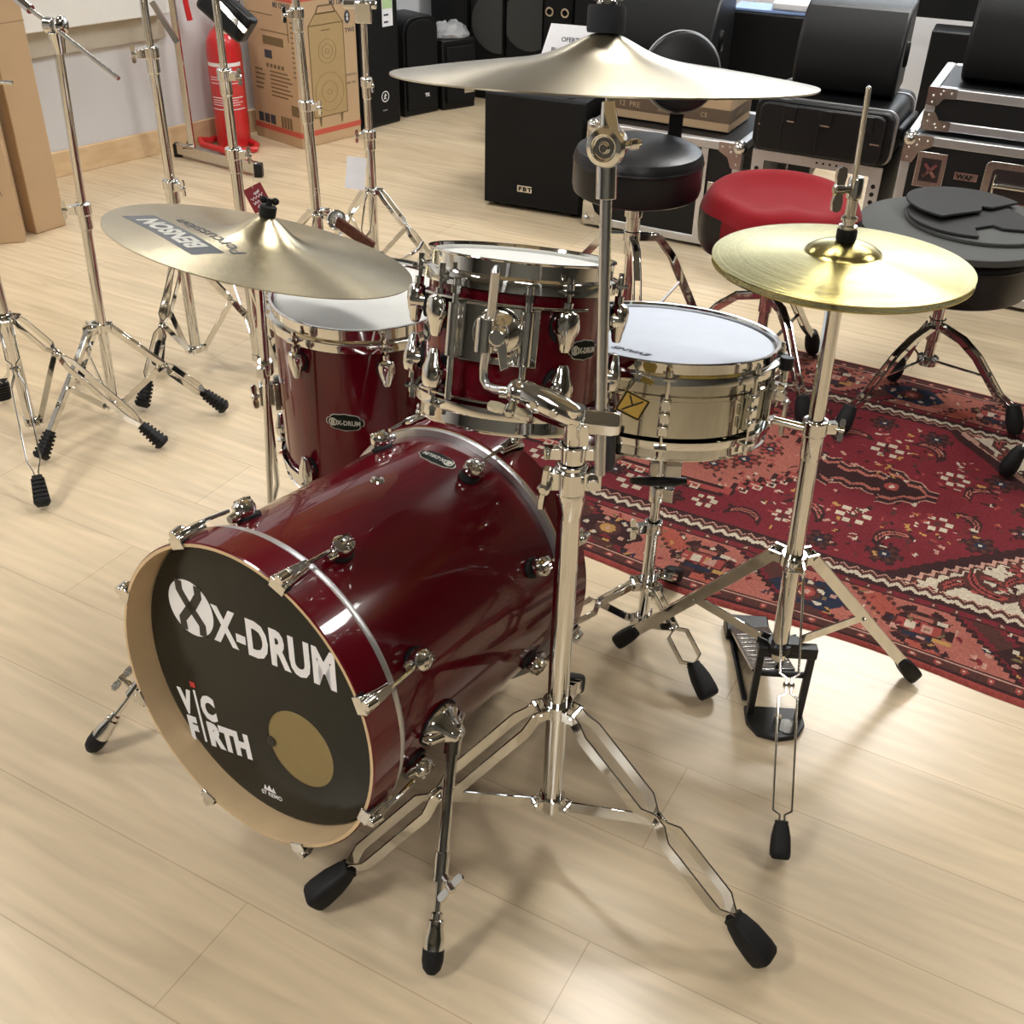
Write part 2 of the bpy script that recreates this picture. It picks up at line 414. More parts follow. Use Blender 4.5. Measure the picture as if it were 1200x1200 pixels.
def tripod(root, c, zc, zh, feet, rp, style, joint=.5, metal=None, ribbed=False, fs=1., ears=.030, wl=.03, w=.015, styles=None, hubr=None, bw=.015):
    metal = metal or CHROME
    col = MB(); c = V((c[0], c[1], 0))
    ring(col, c+V((0, 0, zc)), rp*.9, rp+.006, .024)
    hb = MB(); ring(hb, c+V((0, 0, zh)), 0.001, rp+.004, .02)
    dirs = []
    for f in feet:
        d = (V((f[0], f[1], 0))-c).normalized(); s = d.cross(V((0, 0, 1)))
        dirs.append(d)
        for q in (1, -1):
            p = c+V((0, 0, zc))+d*(rp+.002)+s*(q*.0135)
            col.bar([p, p+d*(ears-rp)], .016, .003, (0, 0, 1))
            p = c+V((0, 0, zh))+d*(rp+.001)+s*(q*.008)
            hb.bar([p, p+d*.016], .014, .0025, (0, 0, 1))
        col.tube([c+V((0, 0, zc))+d*(ears-.004)+s*.016, c+V((0, 0, zc))+d*(ears-.004)-s*.016], .004, 8)
        hb.tube([c+V((0, 0, zh))+d*(rp+.013)+s*.011, c+V((0, 0, zh))+d*(rp+.013)-s*.011], .0035, 8)
    col.build('leg_collar', metal, root); hb.build('lower_hub', metal, root)
    for i, (f, d) in enumerate(zip(feet, dirs)):
        st = styles[i] if styles else style
        tri_leg(root, c+V((0, 0, zc))+d*(ears-.004), f, st, joint, c+V((0, 0, zh))+d*(rp+.013), metal=metal, ribbed=ribbed, fs=fs, wl=wl, w=w, brace_w=bw)
def clamp_collar(mb, c, r, h, ax=(0, 0, 1), ear=(1, 0, 0), s=.018):
    """split tube clamp with a flange and a bolt"""
    m = frame(c, ax, ear)
    mb.lathe([(r*.98, -h/2), (r+.005, -h/2), (r+.006, -h/2+.002), (r+.006, h/2-.002), (r+.005, h/2), (r*.98, h/2)], m, 24)
    mb.box((r+.006+s*.35, 0, 0), (s, .014, h*.8), m)
def lettered(parent, name, mat_, items):
    mb = MB()
    for body, size, m, k in items: text(mb, body, size, m, **k)
    return mb.build(name, mat_, parent)
def on_cyl(mb, c, ax, R, p_az, h, lift, vs, fs):
    """wrap flat geometry (x along circumference, y along axis) on a cylinder; p_az in radians about ax, frame from e1"""
    pass
def cyl_frame(c, ax):
    ax = V(ax).normalized(); e1 = V((1, 0, 0)); e1 = (e1-ax*e1.dot(ax)).normalized(); e2 = ax.cross(e1)
    return V(c), ax, e1, e2
def cylp(F, R, az, h):
    c, ax, e1, e2 = F
    return c+ax*h+(e1*math.cos(az)+e2*math.sin(az))*R
def wrap(F, R, az0, h0, pts, lift=0., flip=1):
    """map flat (x,y,z) onto the cylinder: x right as seen from outside (ccw az), y up"""
    return [cylp(F, R+lift+p[2], az0+flip*p[0]/R, h0+p[1]*flip) for p in pts]
def badge(parent, F, R, az, h, w=.062, flip=1, rot180=False):
    out = [(-.5, .10), (-.46, .2), (-.40, .22), (-.38, .34), (-.30, .42), (-.1, .46), (0, .5), (.1, .46), (.30, .42), (.38, .34), (.40, .22), (.46, .2), (.5, .10),
           (.5, -.10), (.46, -.2), (.40, -.22), (.38, -.34), (.30, -.42), (.1, -.46), (0, -.5), (-.1, -.46), (-.30, -.42), (-.38, -.34), (-.40, -.22), (-.46, -.2), (-.5, -.10)]
    def plate(sc, z0, z1):
        n = len(out); hh = w*.50
        vs = [(x*w*sc, y*hh*sc*(1.0 if sc == 1 else .97), z) for z in (z0, z1) for x, y in out]
        # centre fan so the wrapped face stays on the curve
        vs.append((0, 0, z1)); fs = [[i, (i+1) % n, n+(i+1) % n, n+i] for i in range(n)]
        m = 2*n
        # horizontal strips
        for i in range(12):
            j = 25-i
            fs.append([n+i, n+j, n+(j-1), n+(i+1)] if False else [n+j, n+j-1, n+i+1, n+i])
        return vs, fs
    mb = MB(); vs, fs = plate(1., 0, .0012); mb.add(wrap(F, R, az, h, vs, .0002, flip), fs)
    b = mb.build('badge', SILVERPRINT, parent, angle=60)
    mb = MB(); vs, fs = plate(.945, .0012, .0020); mb.add(wrap(F, R, az, h, vs, .0002, flip), fs)
    mb.build('badge_field', BADGEFIELD, b, angle=60)
    mb = MB()
    vs, fs = text_geo('X-DRUM', w*.185, ext=.0002, fat=.0004, sx=.84)
    mb.add(wrap(F, R, az, h, [(x-w*.20, y-w*.07, z) for x, y, z in vs], .0026, flip), fs)
    for k in range(2):
        rr = w*.115
        N = 20; vs = [(-w*.31+rr*f*math.cos(2*PI*i/N), rr*f*math.sin(2*PI*i/N), 0) for f in (.72, 1.) for i in range(N)]
        fs = [[i, (i+1) % N, N+(i+1) % N, N+i] for i in range(N)]
        if k == 0: mb.add(wrap(F, R, az, h, vs, .0026, flip), fs)
    vs, fs = text_geo('8', w*.2, ext=.0002, fat=.0006)
    mb.add(wrap(F, R, az, h, [(x-w*.365, y-w*.068, z) for x, y, z in vs], .0026, flip), fs)
    mb.build('lettering', SILVERPRINT, b)
    return b

# ------------------------------------------------------------------ bass drum
BY, BT = math.radians(32.795), math.radians(-5.556)
BN = V((math.sin(BY)*math.cos(BT), math.cos(BY)*math.cos(BT), math.sin(BT)))
BX = BN.cross(V((0, 0, 1))).normalized(); BU = BX.cross(BN)
B0 = V((-.380, 1.147, .313))
BM = MX((BX, BU, -BN)).transposed().to_4x4(); BM.translation = B0        # local z points out of the front head
BZ = lambda x, y, z: BM @ V((x, y, z))
bass = thing('bass_drum', 'cherry red bass drum lying on its side with black front head lettered X-DRUM', 'drum', (B0.x+.13, B0.y+.2, 0))
def zl(prof): return [(r, -d) for r, d in prof]
RH, RS = .246, .2305
LEN = .562
mb = MB(); mb.lathe(zl([(RS, .062), (RS, .503), (RS-.008, .503), (RS-.008, .062), (RS, .062)]), BM, 96); mb.build('shell', RED, bass)
mb = MB(); mb.lathe(zl([(RS-.0085, .06), (RS-.0085, .50)]), BM, 64); mb.build('shell_lining', MAPLE, bass)
for nm, d0, d1 in (('front', 0., .058), ('rear', .506, LEN)):
    mb = MB(); mb.lathe(zl([(RH-.002, d0), (RH, d0+.002), (RH, d1-.002), (RH-.002, d1), (RH-.007, d1)]), BM, 96)
    hp = mb.build('hoop', HOOPRED, bass)
    mb = MB(); mb.lathe(zl([(RH-.007, d1), (RH-.007, d0), (RH-.002, d0)]), BM, 96); tag(mb.build('hoop_inner_face', MAPLE, hp), 'bare maple inside and edge of the hoop')
for d in (.063, .500):
    mb = MB(); mb.lathe(zl([(RS, d-.004), (RS+.0115, d-.004), (RS+.0125, d-.002), (RS+.0125, d+.005), (RS+.0115, d+.007), (RS, d+.007)]), BM, 96)
    tag(mb.build('head_rim', ALU, bass), 'silver metal rim of the drum head')
# front head with off-centre port
mb = MB(); N = 72; pc = (.074, -.078); prad = .064; vs = []; fs = []
rings = [(RH-.0075, .050), (RH-.012, .043), (.224, .041)]
for r, d in rings: vs += [(r*math.cos(2*PI*i/N), r*math.sin(2*PI*i/N), -d) for i in range(N)]
vs += [(pc[0]+prad*math.cos(2*PI*i/N), pc[1]+prad*math.sin(2*PI*i/N), -.041) for i in range(N)]
vs += [(pc[0]+prad*math.cos(2*PI*i/N), pc[1]+prad*math.sin(2*PI*i/N), -.0418) for i in range(N)]
for j in range(4): fs += [[j*N+i, j*N+(i+1) % N, (j+1)*N+(i+1) % N, (j+1)*N+i] for i in range(N)]
mb.add(vs, fs, BM); fh = mb.build('front_head', BLACKHEAD, bass)
mb = MB(); mb.lathe([(0, -.0422), (prad+.0005, -.0422)], BM @ MX.Translation((pc[0], pc[1], 0)), 48)
tag(mb.build('port_disc', TANFELT, fh), 'round tan disc low on the front head')
mb = MB(); mb.lathe([(0, 0), (.009, 0), (.009, .0015), (0, .0015)], BM @ MX.Translation((.016, -.094, -.0412)), 20); mb.build('port_notch', BLACKHEADRIM, fh)
# printed words on the front head
def headm(x, y, rot, sx=1.): return BM @ MX.Translation((x, y, -.0406)) @ MX.Rotation(math.radians(rot), 4, 'Z')
mb = MB()
x0, x1 = textw('X-DRUM', .082, fat=.0032, gap=1.06)
text(mb, 'X-DRUM', .082, headm(-.087, .046, 5), ext=.0001, fat=.0032, sx=.238/(x1-x0), gap=1.06)
mm = headm(-.138, .078, 5)
# round emblem: white disc carrying a black wavy X
Nn = 40; rr = .047
def emblem_side(sgn):
    pts = []
    for i in range(Nn+1):
        a = -PI/2+PI*i/Nn
        pts.append((sgn*rr*math.cos(a), rr*1.02*math.sin(a)))
    return pts
mb.lathe([(0, 0), (rr, 0)], mm, 48)
mb.build('lettering', WHITEPRINT, fh)
mb = MB()
for s in (1, -1):
    P = [(-.020*s, .0425), (-.020*s, .026), (-.006*s, .006), (.006*s, -.006), (.021*s, -.024), (.020*s, -.0425)]
    w = .0052
    mb.bar([mm @ V((x, y, .0003)) for x, y in P], .015, .0004, mm.to_3x3() @ V((1, 0, 0)))
mb.build('emblem_strokes', BLACKHEADRIM, fh)
mb = MB()
mv = headm(-.174, -.132, 12)
text(mb, 'V', .057, mv, ext=.0001, fat=.0036, sx=.70); text(mb, 'C', .057, mv @ MX.Translation((.047, 0, 0)), ext=.0001, fat=.0036, sx=.78)
mf = mv @ MX.Translation((.004, -.049, 0))
text(mb, 'F', .056, mf, ext=.0001, fat=.0036, sx=.78); text(mb, 'RTH', .056, mf @ MX.Translation((.045, 0, 0)), ext=.0001, fat=.0036, sx=.86)
mb.prism([(.0355, -.049), (.0405, -.049), (.0405, .046), (.0355, .046)], 0, .0002, mv)
# thin dark slits of the stencil letters are left to the gaps; small maker mark near the rim
mr = headm(-.008, -.210, 8)
text(mb, '07 REMO', .011, mr, ext=.0001, fat=.0002)
mb.prism([(.006, .010), (.010, .020), (.014, .013), (.019, .022), (.024, .013), (.028, .020), (.032, .010)], 0, .0002, mr)
mb.build('lettering', WHITEPRINT, fh)
mb = MB(); mb.prism([(.032, .051), (.044, .051), (.044, .061), (.032, .061)], 0, .0002, mv); tag(mb.build('lettering_dot', REDPRINT, fh), 'small red square above the white letters')
mb = MB(); mb.lathe(zl([(.0, .515), (RH-.013, .515)]), BM, 64); mb.build('rear_head', WHITEHEAD, bass)
# claws, tension rods, lugs
BF = (B0, -BN, BX, BU)
def bpolar(R, ang, d):          # ang clockwise from top seen from the front
    a = math.radians(ang); return BZ(R*math.sin(a), R*math.cos(a), -d)
def claw(ang, rear):
    a = math.radians(ang); rad = (BX*math.sin(a)+BU*math.cos(a)); tan = (BX*math.cos(a)-BU*math.sin(a))
    e = LEN if rear else 0.; q = -1 if rear else 1                     # q: direction into the drum
    inn = BN*q
    o = bpolar(RH, ang, e)
    m = MX((tan, inn, rad)).transposed().to_4x4(); m.translation = o    # x tangent, y into drum, z outwards
    if m.determinant() < 0:
        m = MX((-tan, inn, rad)).transposed().to_4x4(); m.translation = o
    mb = MB()
    # hook over the hoop edge
    mb.prism([(-.014, -.0035), (.014, -.0035), (.012, .010), (.0085, .030), (.0065, .050), (-.0065, .050), (-.0085, .030), (-.012, .010)], .0015, .0075, m)
    mb.box((0, -.0022, -.0015), (.026, .0028, .016), m)
    # ridge housing that carries the rod
    mb.prism([(-.0095, .004), (.0095, .004), (.0075, .03), (.0055, .052), (-.0055, .052), (-.0075, .03)], .0075, .014, m)
    mb.tube([m @ V((0, -.004, .011)), m @ V((0, .012, .0125))], [.0075, .0085], 14)
    mb.ball((0, 0, 0), .0085, m @ MX.Translation((0, .012, .0125)), 14, 8)
    ck = mb.build('claw_hook', CHROME, bass, bevel=.0012)
    g = MB(); g.box((0, .004, -.0005), (.030, .012, .0035), m); g.build('rubber_gasket', RUBBER, ck)
    t = MB(); p0 = m @ V((0, .046, .0115)); p1 = m @ V((0, .098, .0075)); t.tube([p0, p1], .0032, 10); t.build('tension_rod', CHROME, ck)
    # lug
    b = MB(); lm = MX((m.col[0].xyz, m.col[1].xyz, m.col[2].xyz)).transposed().to_4x4(); lm.translation = bpolar(RS, ang, e+q*.128)
    b.lathe([(0, -.002), (.0165, -.002), (.0165, .004), (.0155, .005), (0, .005)], lm, 22, sy=1.25)
    bb = b.build('lug', RUBBER, bass); tag(bb, 'lug of the bass drum shell with dark gasket')
    b = MB()
    b.lathe([(.0135, .005), (.0155, .010), (.0165, .017), (.0150, .024), (.010, .0285), (.004, .0305), (0, .031)], lm @ MX.Translation((0, -.003, 0)), 22, sy=1.12)
    b.lathe([(0, -.034), (.0058, -.034), (.0082, -.026), (.0088, -.010), (.006, .004), (0, .01)], lm @ MX.Translation((0, 0, .0105)) @ MX.Rotation(-PI/2, 4, 'X') @ MX.Rotation(PI, 4, 'Z') if False else frame(lm @ V((0, 0, .0105)), inn, tan), 16)
    for k in (-.006, 0, .006): b.bar([lm @ V((k, -.012, .0285)), lm @ V((k, .010, .0285))], .0022, .004, tan)
    b.build('lug_cap', CHROME, bb)
for k in range(8):
    claw(19.5+45*k, False); claw(19.5+45*k, True)
# badge and vent on top of the shell, badge reads from the drummer's side
Fb = (B0, -BN, BU*1., None)
def bassF():
    ax = BN; e1 = BU; e2 = ax.cross(e1); return (B0, ax, e1, e2)
badge(bass, bassF(), RS, math.radians(-1), .425, .072, flip=1) if False else None
def bass_wrap_badge():
    F = bassF()
    badge(bass, F, RS, math.radians(4), .43, .070, flip=-1)
bass_wrap_badge()
mb = MB(); mv_ = frame(bpolar(RS, -2, .309), BU, BN); mb.lathe([(.0045, -.004), (.0045, .002), (.006, .0032), (.010, .0026), (.0115, .0)], mv_, 24); vg = mb.build('vent_grommet', CHROME, bass)
MB().lathe([(0, .0005), (.005, .0005)], mv_, 16).build('vent_hole', BLACKHEADRIM, vg)
# spurs
def spur(sgn, foot):
    foot = V((foot[0], foot[1], 0.))
    ang = 97*sgn
    a = math.radians(ang); rad = BX*math.sin(a)+BU*math.cos(a); tan = BX*math.cos(a)-BU*math.sin(a)
    base = bpolar(RS, ang, .165)
    m = MX((tan, -BN, rad)).transposed().to_4x4(); m.translation = base
    if m.determinant() < 0: m = MX((-tan, -BN, rad)).transposed().to_4x4(); m.translation = base
    tip = V((foot.x, foot.y, .022))
    top = base+rad*.030
    d = (top-tip).normalized()
    mb = MB()
    mb.lathe([(.033, 0), (.033, .006), (.030, .012), (.021, .019), (.015, .034), (.011, .042), (0, .045)], m @ MX.Diagonal((1, 1.15, 1, 1)), 32)
    for q in (1, -1):
        mb.tube([m @ V((0, q*.012, .022)), m @ V((0, q*.036, .014)), m @ V((-.016 if False else 0, q*.040, .004))], [.009, .0085, .006], 12)
    mb.tube([top+d*.014, top-d*.030], .0125, 16)
    br = mb.build('spur_bracket', CHROME, bass)
    g = MB(); g.lathe([(0, -.001), (.036, -.001), (.036, .002), (0, .002)], m @ MX.Diagonal((1, 1.15, 1, 1)), 32); g.build('rubber_gasket', RUBBER, br)
    L = (top-tip).length
    mb = MB(); mid = tip+d*(L*.40)
    mb.tube([mid, top-d*.02], .0085, 16); mb.tube([tip+d*.03, mid+d*.01], .0052, 14)
    sp = mb.build('spur', CHROME, bass)
    mb = MB(); mb.tube([mid-d*.018, mid+d*.022], .0112, 16)
    ax = (BX*sgn*.55-V((0, 1, 0))*.5).normalized() if sgn > 0 else (-BX*.9+V((0, 0, .35))).normalized()
    mb.tube([mid-d*.006, mid-d*.006+ax*.020], .0055, 10)
    wing(mb, mid-d*.006+ax*.016, ax, (d+ax*.4+BN*.5), .019)
    mb.build('memory_clamp', CHROME, sp)
    mb = MB(); mb.lathe([(0, .014), (.0145, .014), (.0145, .030), (.0115, .042), (.0115, .054), (.0085, .056), (.0085, .064), (.0055, .066), (0, .066)], frame(tip, d), 24)
    mb.build('spur_tip', CHROME, sp)
    mb = MB(); mb.lathe([(0, -.020), (.007, -.020), (.013, -.013), (.0155, -.002), (.0155, .014), (0, .014)], frame(tip, d), 24); mb.build('rubber_foot', RUBBER, sp)
spur(1, (-.096, .94)); spur(-1, (-.705, 1.34))

# ------------------------------------------------------------------ drums standing upright
def hoop_flanged(mb, F, R, h, up=1, H=.036):
    """triple flanged hoop; lip at height h, skirt reaching down (up=1) or up (up=-1)"""
    c, ax, e1, e2 = F
    m = frame(c+ax*h, ax*up, e1)
    mb.lathe([(R-.002, -.004), (R-.001, 0), (R+.0045, .0005), (R+.005, -.001), (R+.002, -.003), (R+.0015, -H*.52), (R+.006, -H*.56), (R+.0095, -H*.60), (R+.0102, -H*.66),
              (R+.0102, -H), (R+.0088, -H), (R+.0085, -H*.68), (R+.004, -H*.62), (R, -H*.56), (R-.002, -.004)], m, 72)
def drum_head(parent, F, R, h, material):
    c, ax, e1, e2 = F
    m = frame(c+ax*h, ax, e1)
    return MB().lathe([(0, 0), (R*.955, 0), (R*.985, -.0025), (R, -.012), (R+.001, -.020), (R-.003, -.020)], m, 72).build('drum_head', material, parent)
def pear_lug(parent, F, R, az, h, up, s=1., rod_to=None, barrel=0.):
    """pear shaped cast lug on a black gasket with its tension rod; up=+1 the rod leaves upwards"""
    c, ax, e1, e2 = F
    rad = e1*math.cos(az)+e2*math.sin(az); tan = ax.cross(rad)
    o = cylp(F, R, az, h)
    m = MX((tan, ax*up, rad)).transposed().to_4x4(); m.translation = o
    if m.determinant() < 0:
        m = MX((-tan, ax*up, rad)).transposed().to_4x4(); m.translation = o
    g = MB(); g.lathe([(0, -.002), (.0165*s, -.002), (.0165*s, .003), (.0145*s, .005), (0, .005)], m @ MX.Translation((0, .002*s, 0)), 22, sy=1.2)
    lug = g.build('lug', RUBBER, parent)
    b = MB()
    P = [(0, .026), (.007, .0255), (.0125, .022), (.0150, .014), (.0148, .004), (.0125, -.006), (.0095, -.014), (.0085, -.020), (.006, -.0255), (0, -.027)]
    prof = [(r*s, z*s) for r, z in P]
    if barrel: b.lathe([(.0150*s, .003), (.0158*s, .008), (.0158*s, barrel*.7), (.0145*s, barrel*.88), (.009*s, barrel), (0, barrel*1.03)], m @ MX.Translation((0, .005*s, 0)), 24)
    b.lathe(prof, frame(m @ V((0, 0, max(.0135*s, barrel*.62))), ax*up, rad), 22, sx=(.85 if barrel else 1.15), sy=1.05)
    b.tube([m @ V((0, .018*s, .013*s)), m @ V((0, .034*s, .013*s))], .0062*s, 14)
    b.build('lug_body', CHROME, lug)
    if rod_to is not None:
        t = MB(); p0 = o+rad*.013*s+ax*(up*.02*s); p1 = cylp(F, R+.0135, az, rod_to)
        t.tube([p0, p1], .0028, 10)
        t.tube([p1-ax*(up*.010), p1+ax*(up*.004)], .0058, 12); t.tube([p1+ax*(up*.004), p1+ax*(up*.012)], .0042, 8)
        # hoop ear
        t.bar([cylp(F, R+.006, az, rod_to-up*.006), cylp(F, R+.024, az, rod_to-up*.006)], .020, .0035, tan)
        t.build('tension_rod', CHROME, lug)
    return lug

# ---- floor tom
FTF = cyl_frame((-.298, 2.002, .581), (0, 0, 1))
ftom = thing('floor_tom', 'cherry red floor tom with white head and X-DRUM badge behind the bass drum', 'drum', (-.298, 2.002, 0))
RF = .178
MB().lathe([(RF, -.012), (RF, -.366), (RF-.007, -.366), (RF-.007, -.012), (RF, -.012)], frame((-.298, 2.002, .581), (0, 0, 1)), 80).build('shell', RED, ftom)
mb = MB(); hoop_flanged(mb, FTF, RF, 0, 1, .044); mb.build('hoop', CHROME, ftom)
mb = MB(); hoop_flanged(mb, FTF, RF, -.378, -1, .040); mb.build('hoop', CHROME, ftom)
drum_head(ftom, FTF, RF-.002, -.010, WHITEHEAD); 
MB().lathe([(0, 0), (RF-.003, 0)], frame((-.298, 2.002, .581-.370), (0, 0, -1)), 48).build('drum_head', WHITEHEAD, ftom)
for k in range(6):
    az = math.radians(-125+53.5 if k == 1 else -125+60*k)
    pear_lug(ftom, FTF, RF, az, -.082, 1, 1.05, -.028, .022); pear_lug(ftom, FTF, RF, az, -.31, -1, 1.05, -.352, .022)
badge(ftom, FTF, RF, math.radians(-97.5), -.192, .075)
for az in (-168, -48, 72):
    a = math.radians(az); rad = V((math.cos(a), math.sin(a), 0)); tan = V((-rad.y, rad.x, 0))
    p = V((-.298, 2.002, 0))+rad*(RF+.026)
    fz = V((0, 0, .009 if az == 72 else 0))
    mb = MB(); mb.tube([p+V((0, 0, .47)), p+V((0, 0, .16)), p+rad*.02+V((0, 0, .10)), p+rad*.02+V((0, 0, .03))], .0058, 14)
    lg = mb.build('leg', CHROME, ftom)
    MB().lathe([(0, 0), (.012, .0), (.015, .006), (.014, .03), (.009, .045), (0, .046)], MX.Translation(p+rad*.02+fz), 18).build('rubber_foot', RUBBER, lg)
    mb = MB(); mm = frame(V((-.298, 2.002, .375))+rad*RF, rad, tan)
    mb.box((0, 0, .006), (.040, .060, .012), mm); mb.box((0, 0, .024), (.028, .042, .034), mm)
    mb.tube([V((p.x, p.y, .352)), V((p.x, p.y, .398))], .0125, 16)
    ax = (tan if az != -168 else -tan*-.4+rad).normalized()
    wing(mb, V((p.x, p.y, .375))+ax*.010, ax, V((0, 0, 1))+rad*.3, .02)
    mb.build('leg_bracket', CHROME, ftom, bevel=.002)
    mb = MB(); mb.tube([V((p.x, p.y, .405)), V((p.x, p.y, .425))], .0095, 14); mb.build('memory_lock', CHROME, lg)

# ---- rack tom
TC = V((.006, 1.479, .863)); TA = V((.072, .266, .961)).normalized()
TF = cyl_frame(TC, TA); RT = .1275
tom = thing('rack_tom', 'small cherry red rack tom on suspension mount above the bass drum', 'drum', (TC.x-.02, TC.y-.06, .62))
MT = frame(TC, TA, TF[2])
MB().lathe([(RT, -.012), (RT, -.214), (RT-.007, -.214), (RT-.007, -.012), (RT, -.012)], MT, 72).build('shell', RED, tom)
mb = MB(); hoop_flanged(mb, TF, RT, 0, 1, .040); mb.build('hoop', CHROME, tom)
mb = MB(); hoop_flanged(mb, TF, RT, -.231, -1, .036); mb.build('hoop', CHROME, tom)
drum_head(tom, TF, RT-.002, -.009, WHITEHEAD)
MB().lathe([(0, 0), (RT-.003, 0)], frame(TC-TA*.218, -TA), 48).build('drum_head', WHITEHEAD, tom)
for k, az in enumerate((-142, -72, -8, 46, 105, 165) if False else (-138, -63, -2, 58, 118, 178)):
    a = math.radians(az)
    pear_lug(tom, TF, RT, a, -.083, 1, 1.08, -.026, .027); pear_lug(tom, TF, RT, a, -.155, -1, 1.08, -.209, .027)
badge(tom, TF, RT, math.radians(-43), -.112, .058); badge(tom, TF, RT, math.radians(-168), -.118, .05)
# suspension mount: two curved straps hung on the tension rods, uprights and a plate with the arm receiver
mount = MB()
def strap_arc(mb, R, h, a0, a1, w, t, n=22):
    vs = []; fs = []
    for i in range(n+1):
        a = math.radians(a0+(a1-a0)*i/n)
        for r, hh in ((R, h-t), (R+w, h-t), (R+w, h), (R, h)): vs.append(cylp(TF, r, a, hh))
    for i in range(n):
        for k in range(4): fs.append([i*4+k, i*4+(k+1) % 4, i*4+4+(k+1) % 4, i*4+4+k])
    fs += [[3, 2, 1, 0], [n*4, n*4+1, n*4+2, n*4+3]]
    mb.add(vs, fs)
strap_arc(mount, RT+.004, -.053, -148, -52, .018, .0035)
strap_arc(mount, RT+.004, -.184, -148, -94, .016, .0035)
mt = mount.build('suspension_strap', CHROME, tom, bevel=.0006, seg=1)
mb = MB(); strap_arc(mb, RT+.0125, -.058, -128, -78, .003, .076, 12); 
pl_ = mb.build('mount_plate', CHROME, tom, bevel=.001)
mb = MB()
for az in (-124, -85):
    a = math.radians(az)
    mb.tube([cylp(TF, RT+.020, a, -.030), cylp(TF, RT+.020, a, -.19)], .0052, 14)
    mb.tube([cylp(TF, RT+.020, a, -.060), cylp(TF, RT+.020, a, -.13)], .0095, 16)
    mb.tube([cylp(TF, RT+.020, a, -.048), cylp(TF, RT+.020, a, -.038)], .0075, 8)
    mb.tube([cylp(TF, RT+.020, a, -.038), cylp(TF, RT+.020, a, -.028)], .005, 10)
mb.build('mount_upright', CHROME, tom)
mb = MB()
ab = math.radians(-99.5); rb = TF[2]*math.cos(ab)+TF[3]*math.sin(ab); tb = TA.cross(rb)
pb = cylp(TF, RT+.014, ab, -.092)
mb.lathe([(.034, 0), (.034, .005), (.030, .012), (.024, .020), (.015, .027), (0, .029)], frame(pb, rb, TA), 30)
mb.tube([pb+rb*.030+TA*.022-tb*.012, pb+rb*.030-TA*.022-tb*.012], .0125, 18)
mb.lathe([(.0, .03), (.014, .03), (.015, .036), (.010, .042), (0, .042)], frame(pb+tb*.006, rb, TA), 20)
mb.prism([(-.006, .008), (.007, .008), (.016, -.036), (.006, -.042)], .036, .041, frame(pb+tb*.008, rb, tb))
mb.build('mount_receiver', CHROME, tom, bevel=.001)

# ---- snare drum
SF = cyl_frame((.2455, 1.686, .6585), (.041, .157, .987)); SA = SF[1]; SC0 = SF[0]; RN = .1856
MSN = frame(SC0, SA, SF[2])
snare = thing('snare_drum', 'chrome shelled snare drum with white head on low stand over the rug edge', 'drum', (.262, 1.6, .5))
MB().lathe([(RN, -.014), (RN, -.052), (RN+.0025, -.054), (RN+.0025, -.060), (RN, -.062), (RN, -.153), (RN-.004, -.153), (RN-.004, -.014), (RN, -.014)], MSN, 80).build('shell', SHELLMETAL, snare)
mb = MB(); hoop_flanged(mb, SF, RN, 0, 1, .034); mb.build('hoop', CHROME, snare)
mb = MB(); hoop_flanged(mb, SF, RN, -.157, -1, .032); mb.build('hoop', CHROME, snare)
sh = drum_head(snare, SF, RN-.002, -.007, COOLHEAD)
MB().lathe([(0, 0), (RN-.003, 0)], frame(SC0-SA*.148, -SA), 48).build('drum_head', WHITEHEAD, snare)
e2 = (V((-.037, -.156, 0))-V((-.092, -.12, 0))).normalized()
v_ = V((-.034, -.128, 0)); me_ = frame(SC0-SA*.0062+v_-SA*(SA.dot(v_)), SA, -e2)
x0, x1 = textw('EVANS', .019, fat=.0006)
mb = MB(); text(mb, 'EVANS', .019, me_, ext=.0001, fat=.0006, sx=.064/(x1-x0), shear=.2); mb.build('lettering', INKPRINT, sh)
for k in range(8):
    a = math.radians(-94+45*k)
    rad = SF[2]*math.cos(a)+SF[3]*math.sin(a); tan = SA.cross(rad)
    mm = MX((tan, SA, rad)).transposed().to_4x4()
    b = MB()
    for hh in (-.062, -.083, -.098): pass
    mm.translation = cylp(SF, RN, a, -.084)
    b.box((0, 0, .005), (.013, .062, .010), mm)
    for q in (.021, 0, -.021): b.box((0, q, .0115), (.0165, .017, .011), mm)
    lg = b.build('lug', CHROME, snare, bevel=.0022)
    b = MB()
    b.tube([cylp(SF, RN+.011, a, -.012), cylp(SF, RN+.011, a, -.145)], .0026, 10)
    for h_, u_ in ((-.016, 1), (-.141, -1)):
        p = cylp(SF, RN+.011, a, h_); b.tube([p-SA*.003*u_, p+SA*.006*u_], .0055, 12); b.tube([p+SA*.006*u_, p+SA*.013*u_], .0038, 8)
        b.bar([cylp(SF, RN+.004, a, h_-.006*u_), cylp(SF, RN+.020, a, h_-.006*u_)], .019, .0034, tan)
    b.build('tension_rod', CHROME, lg)
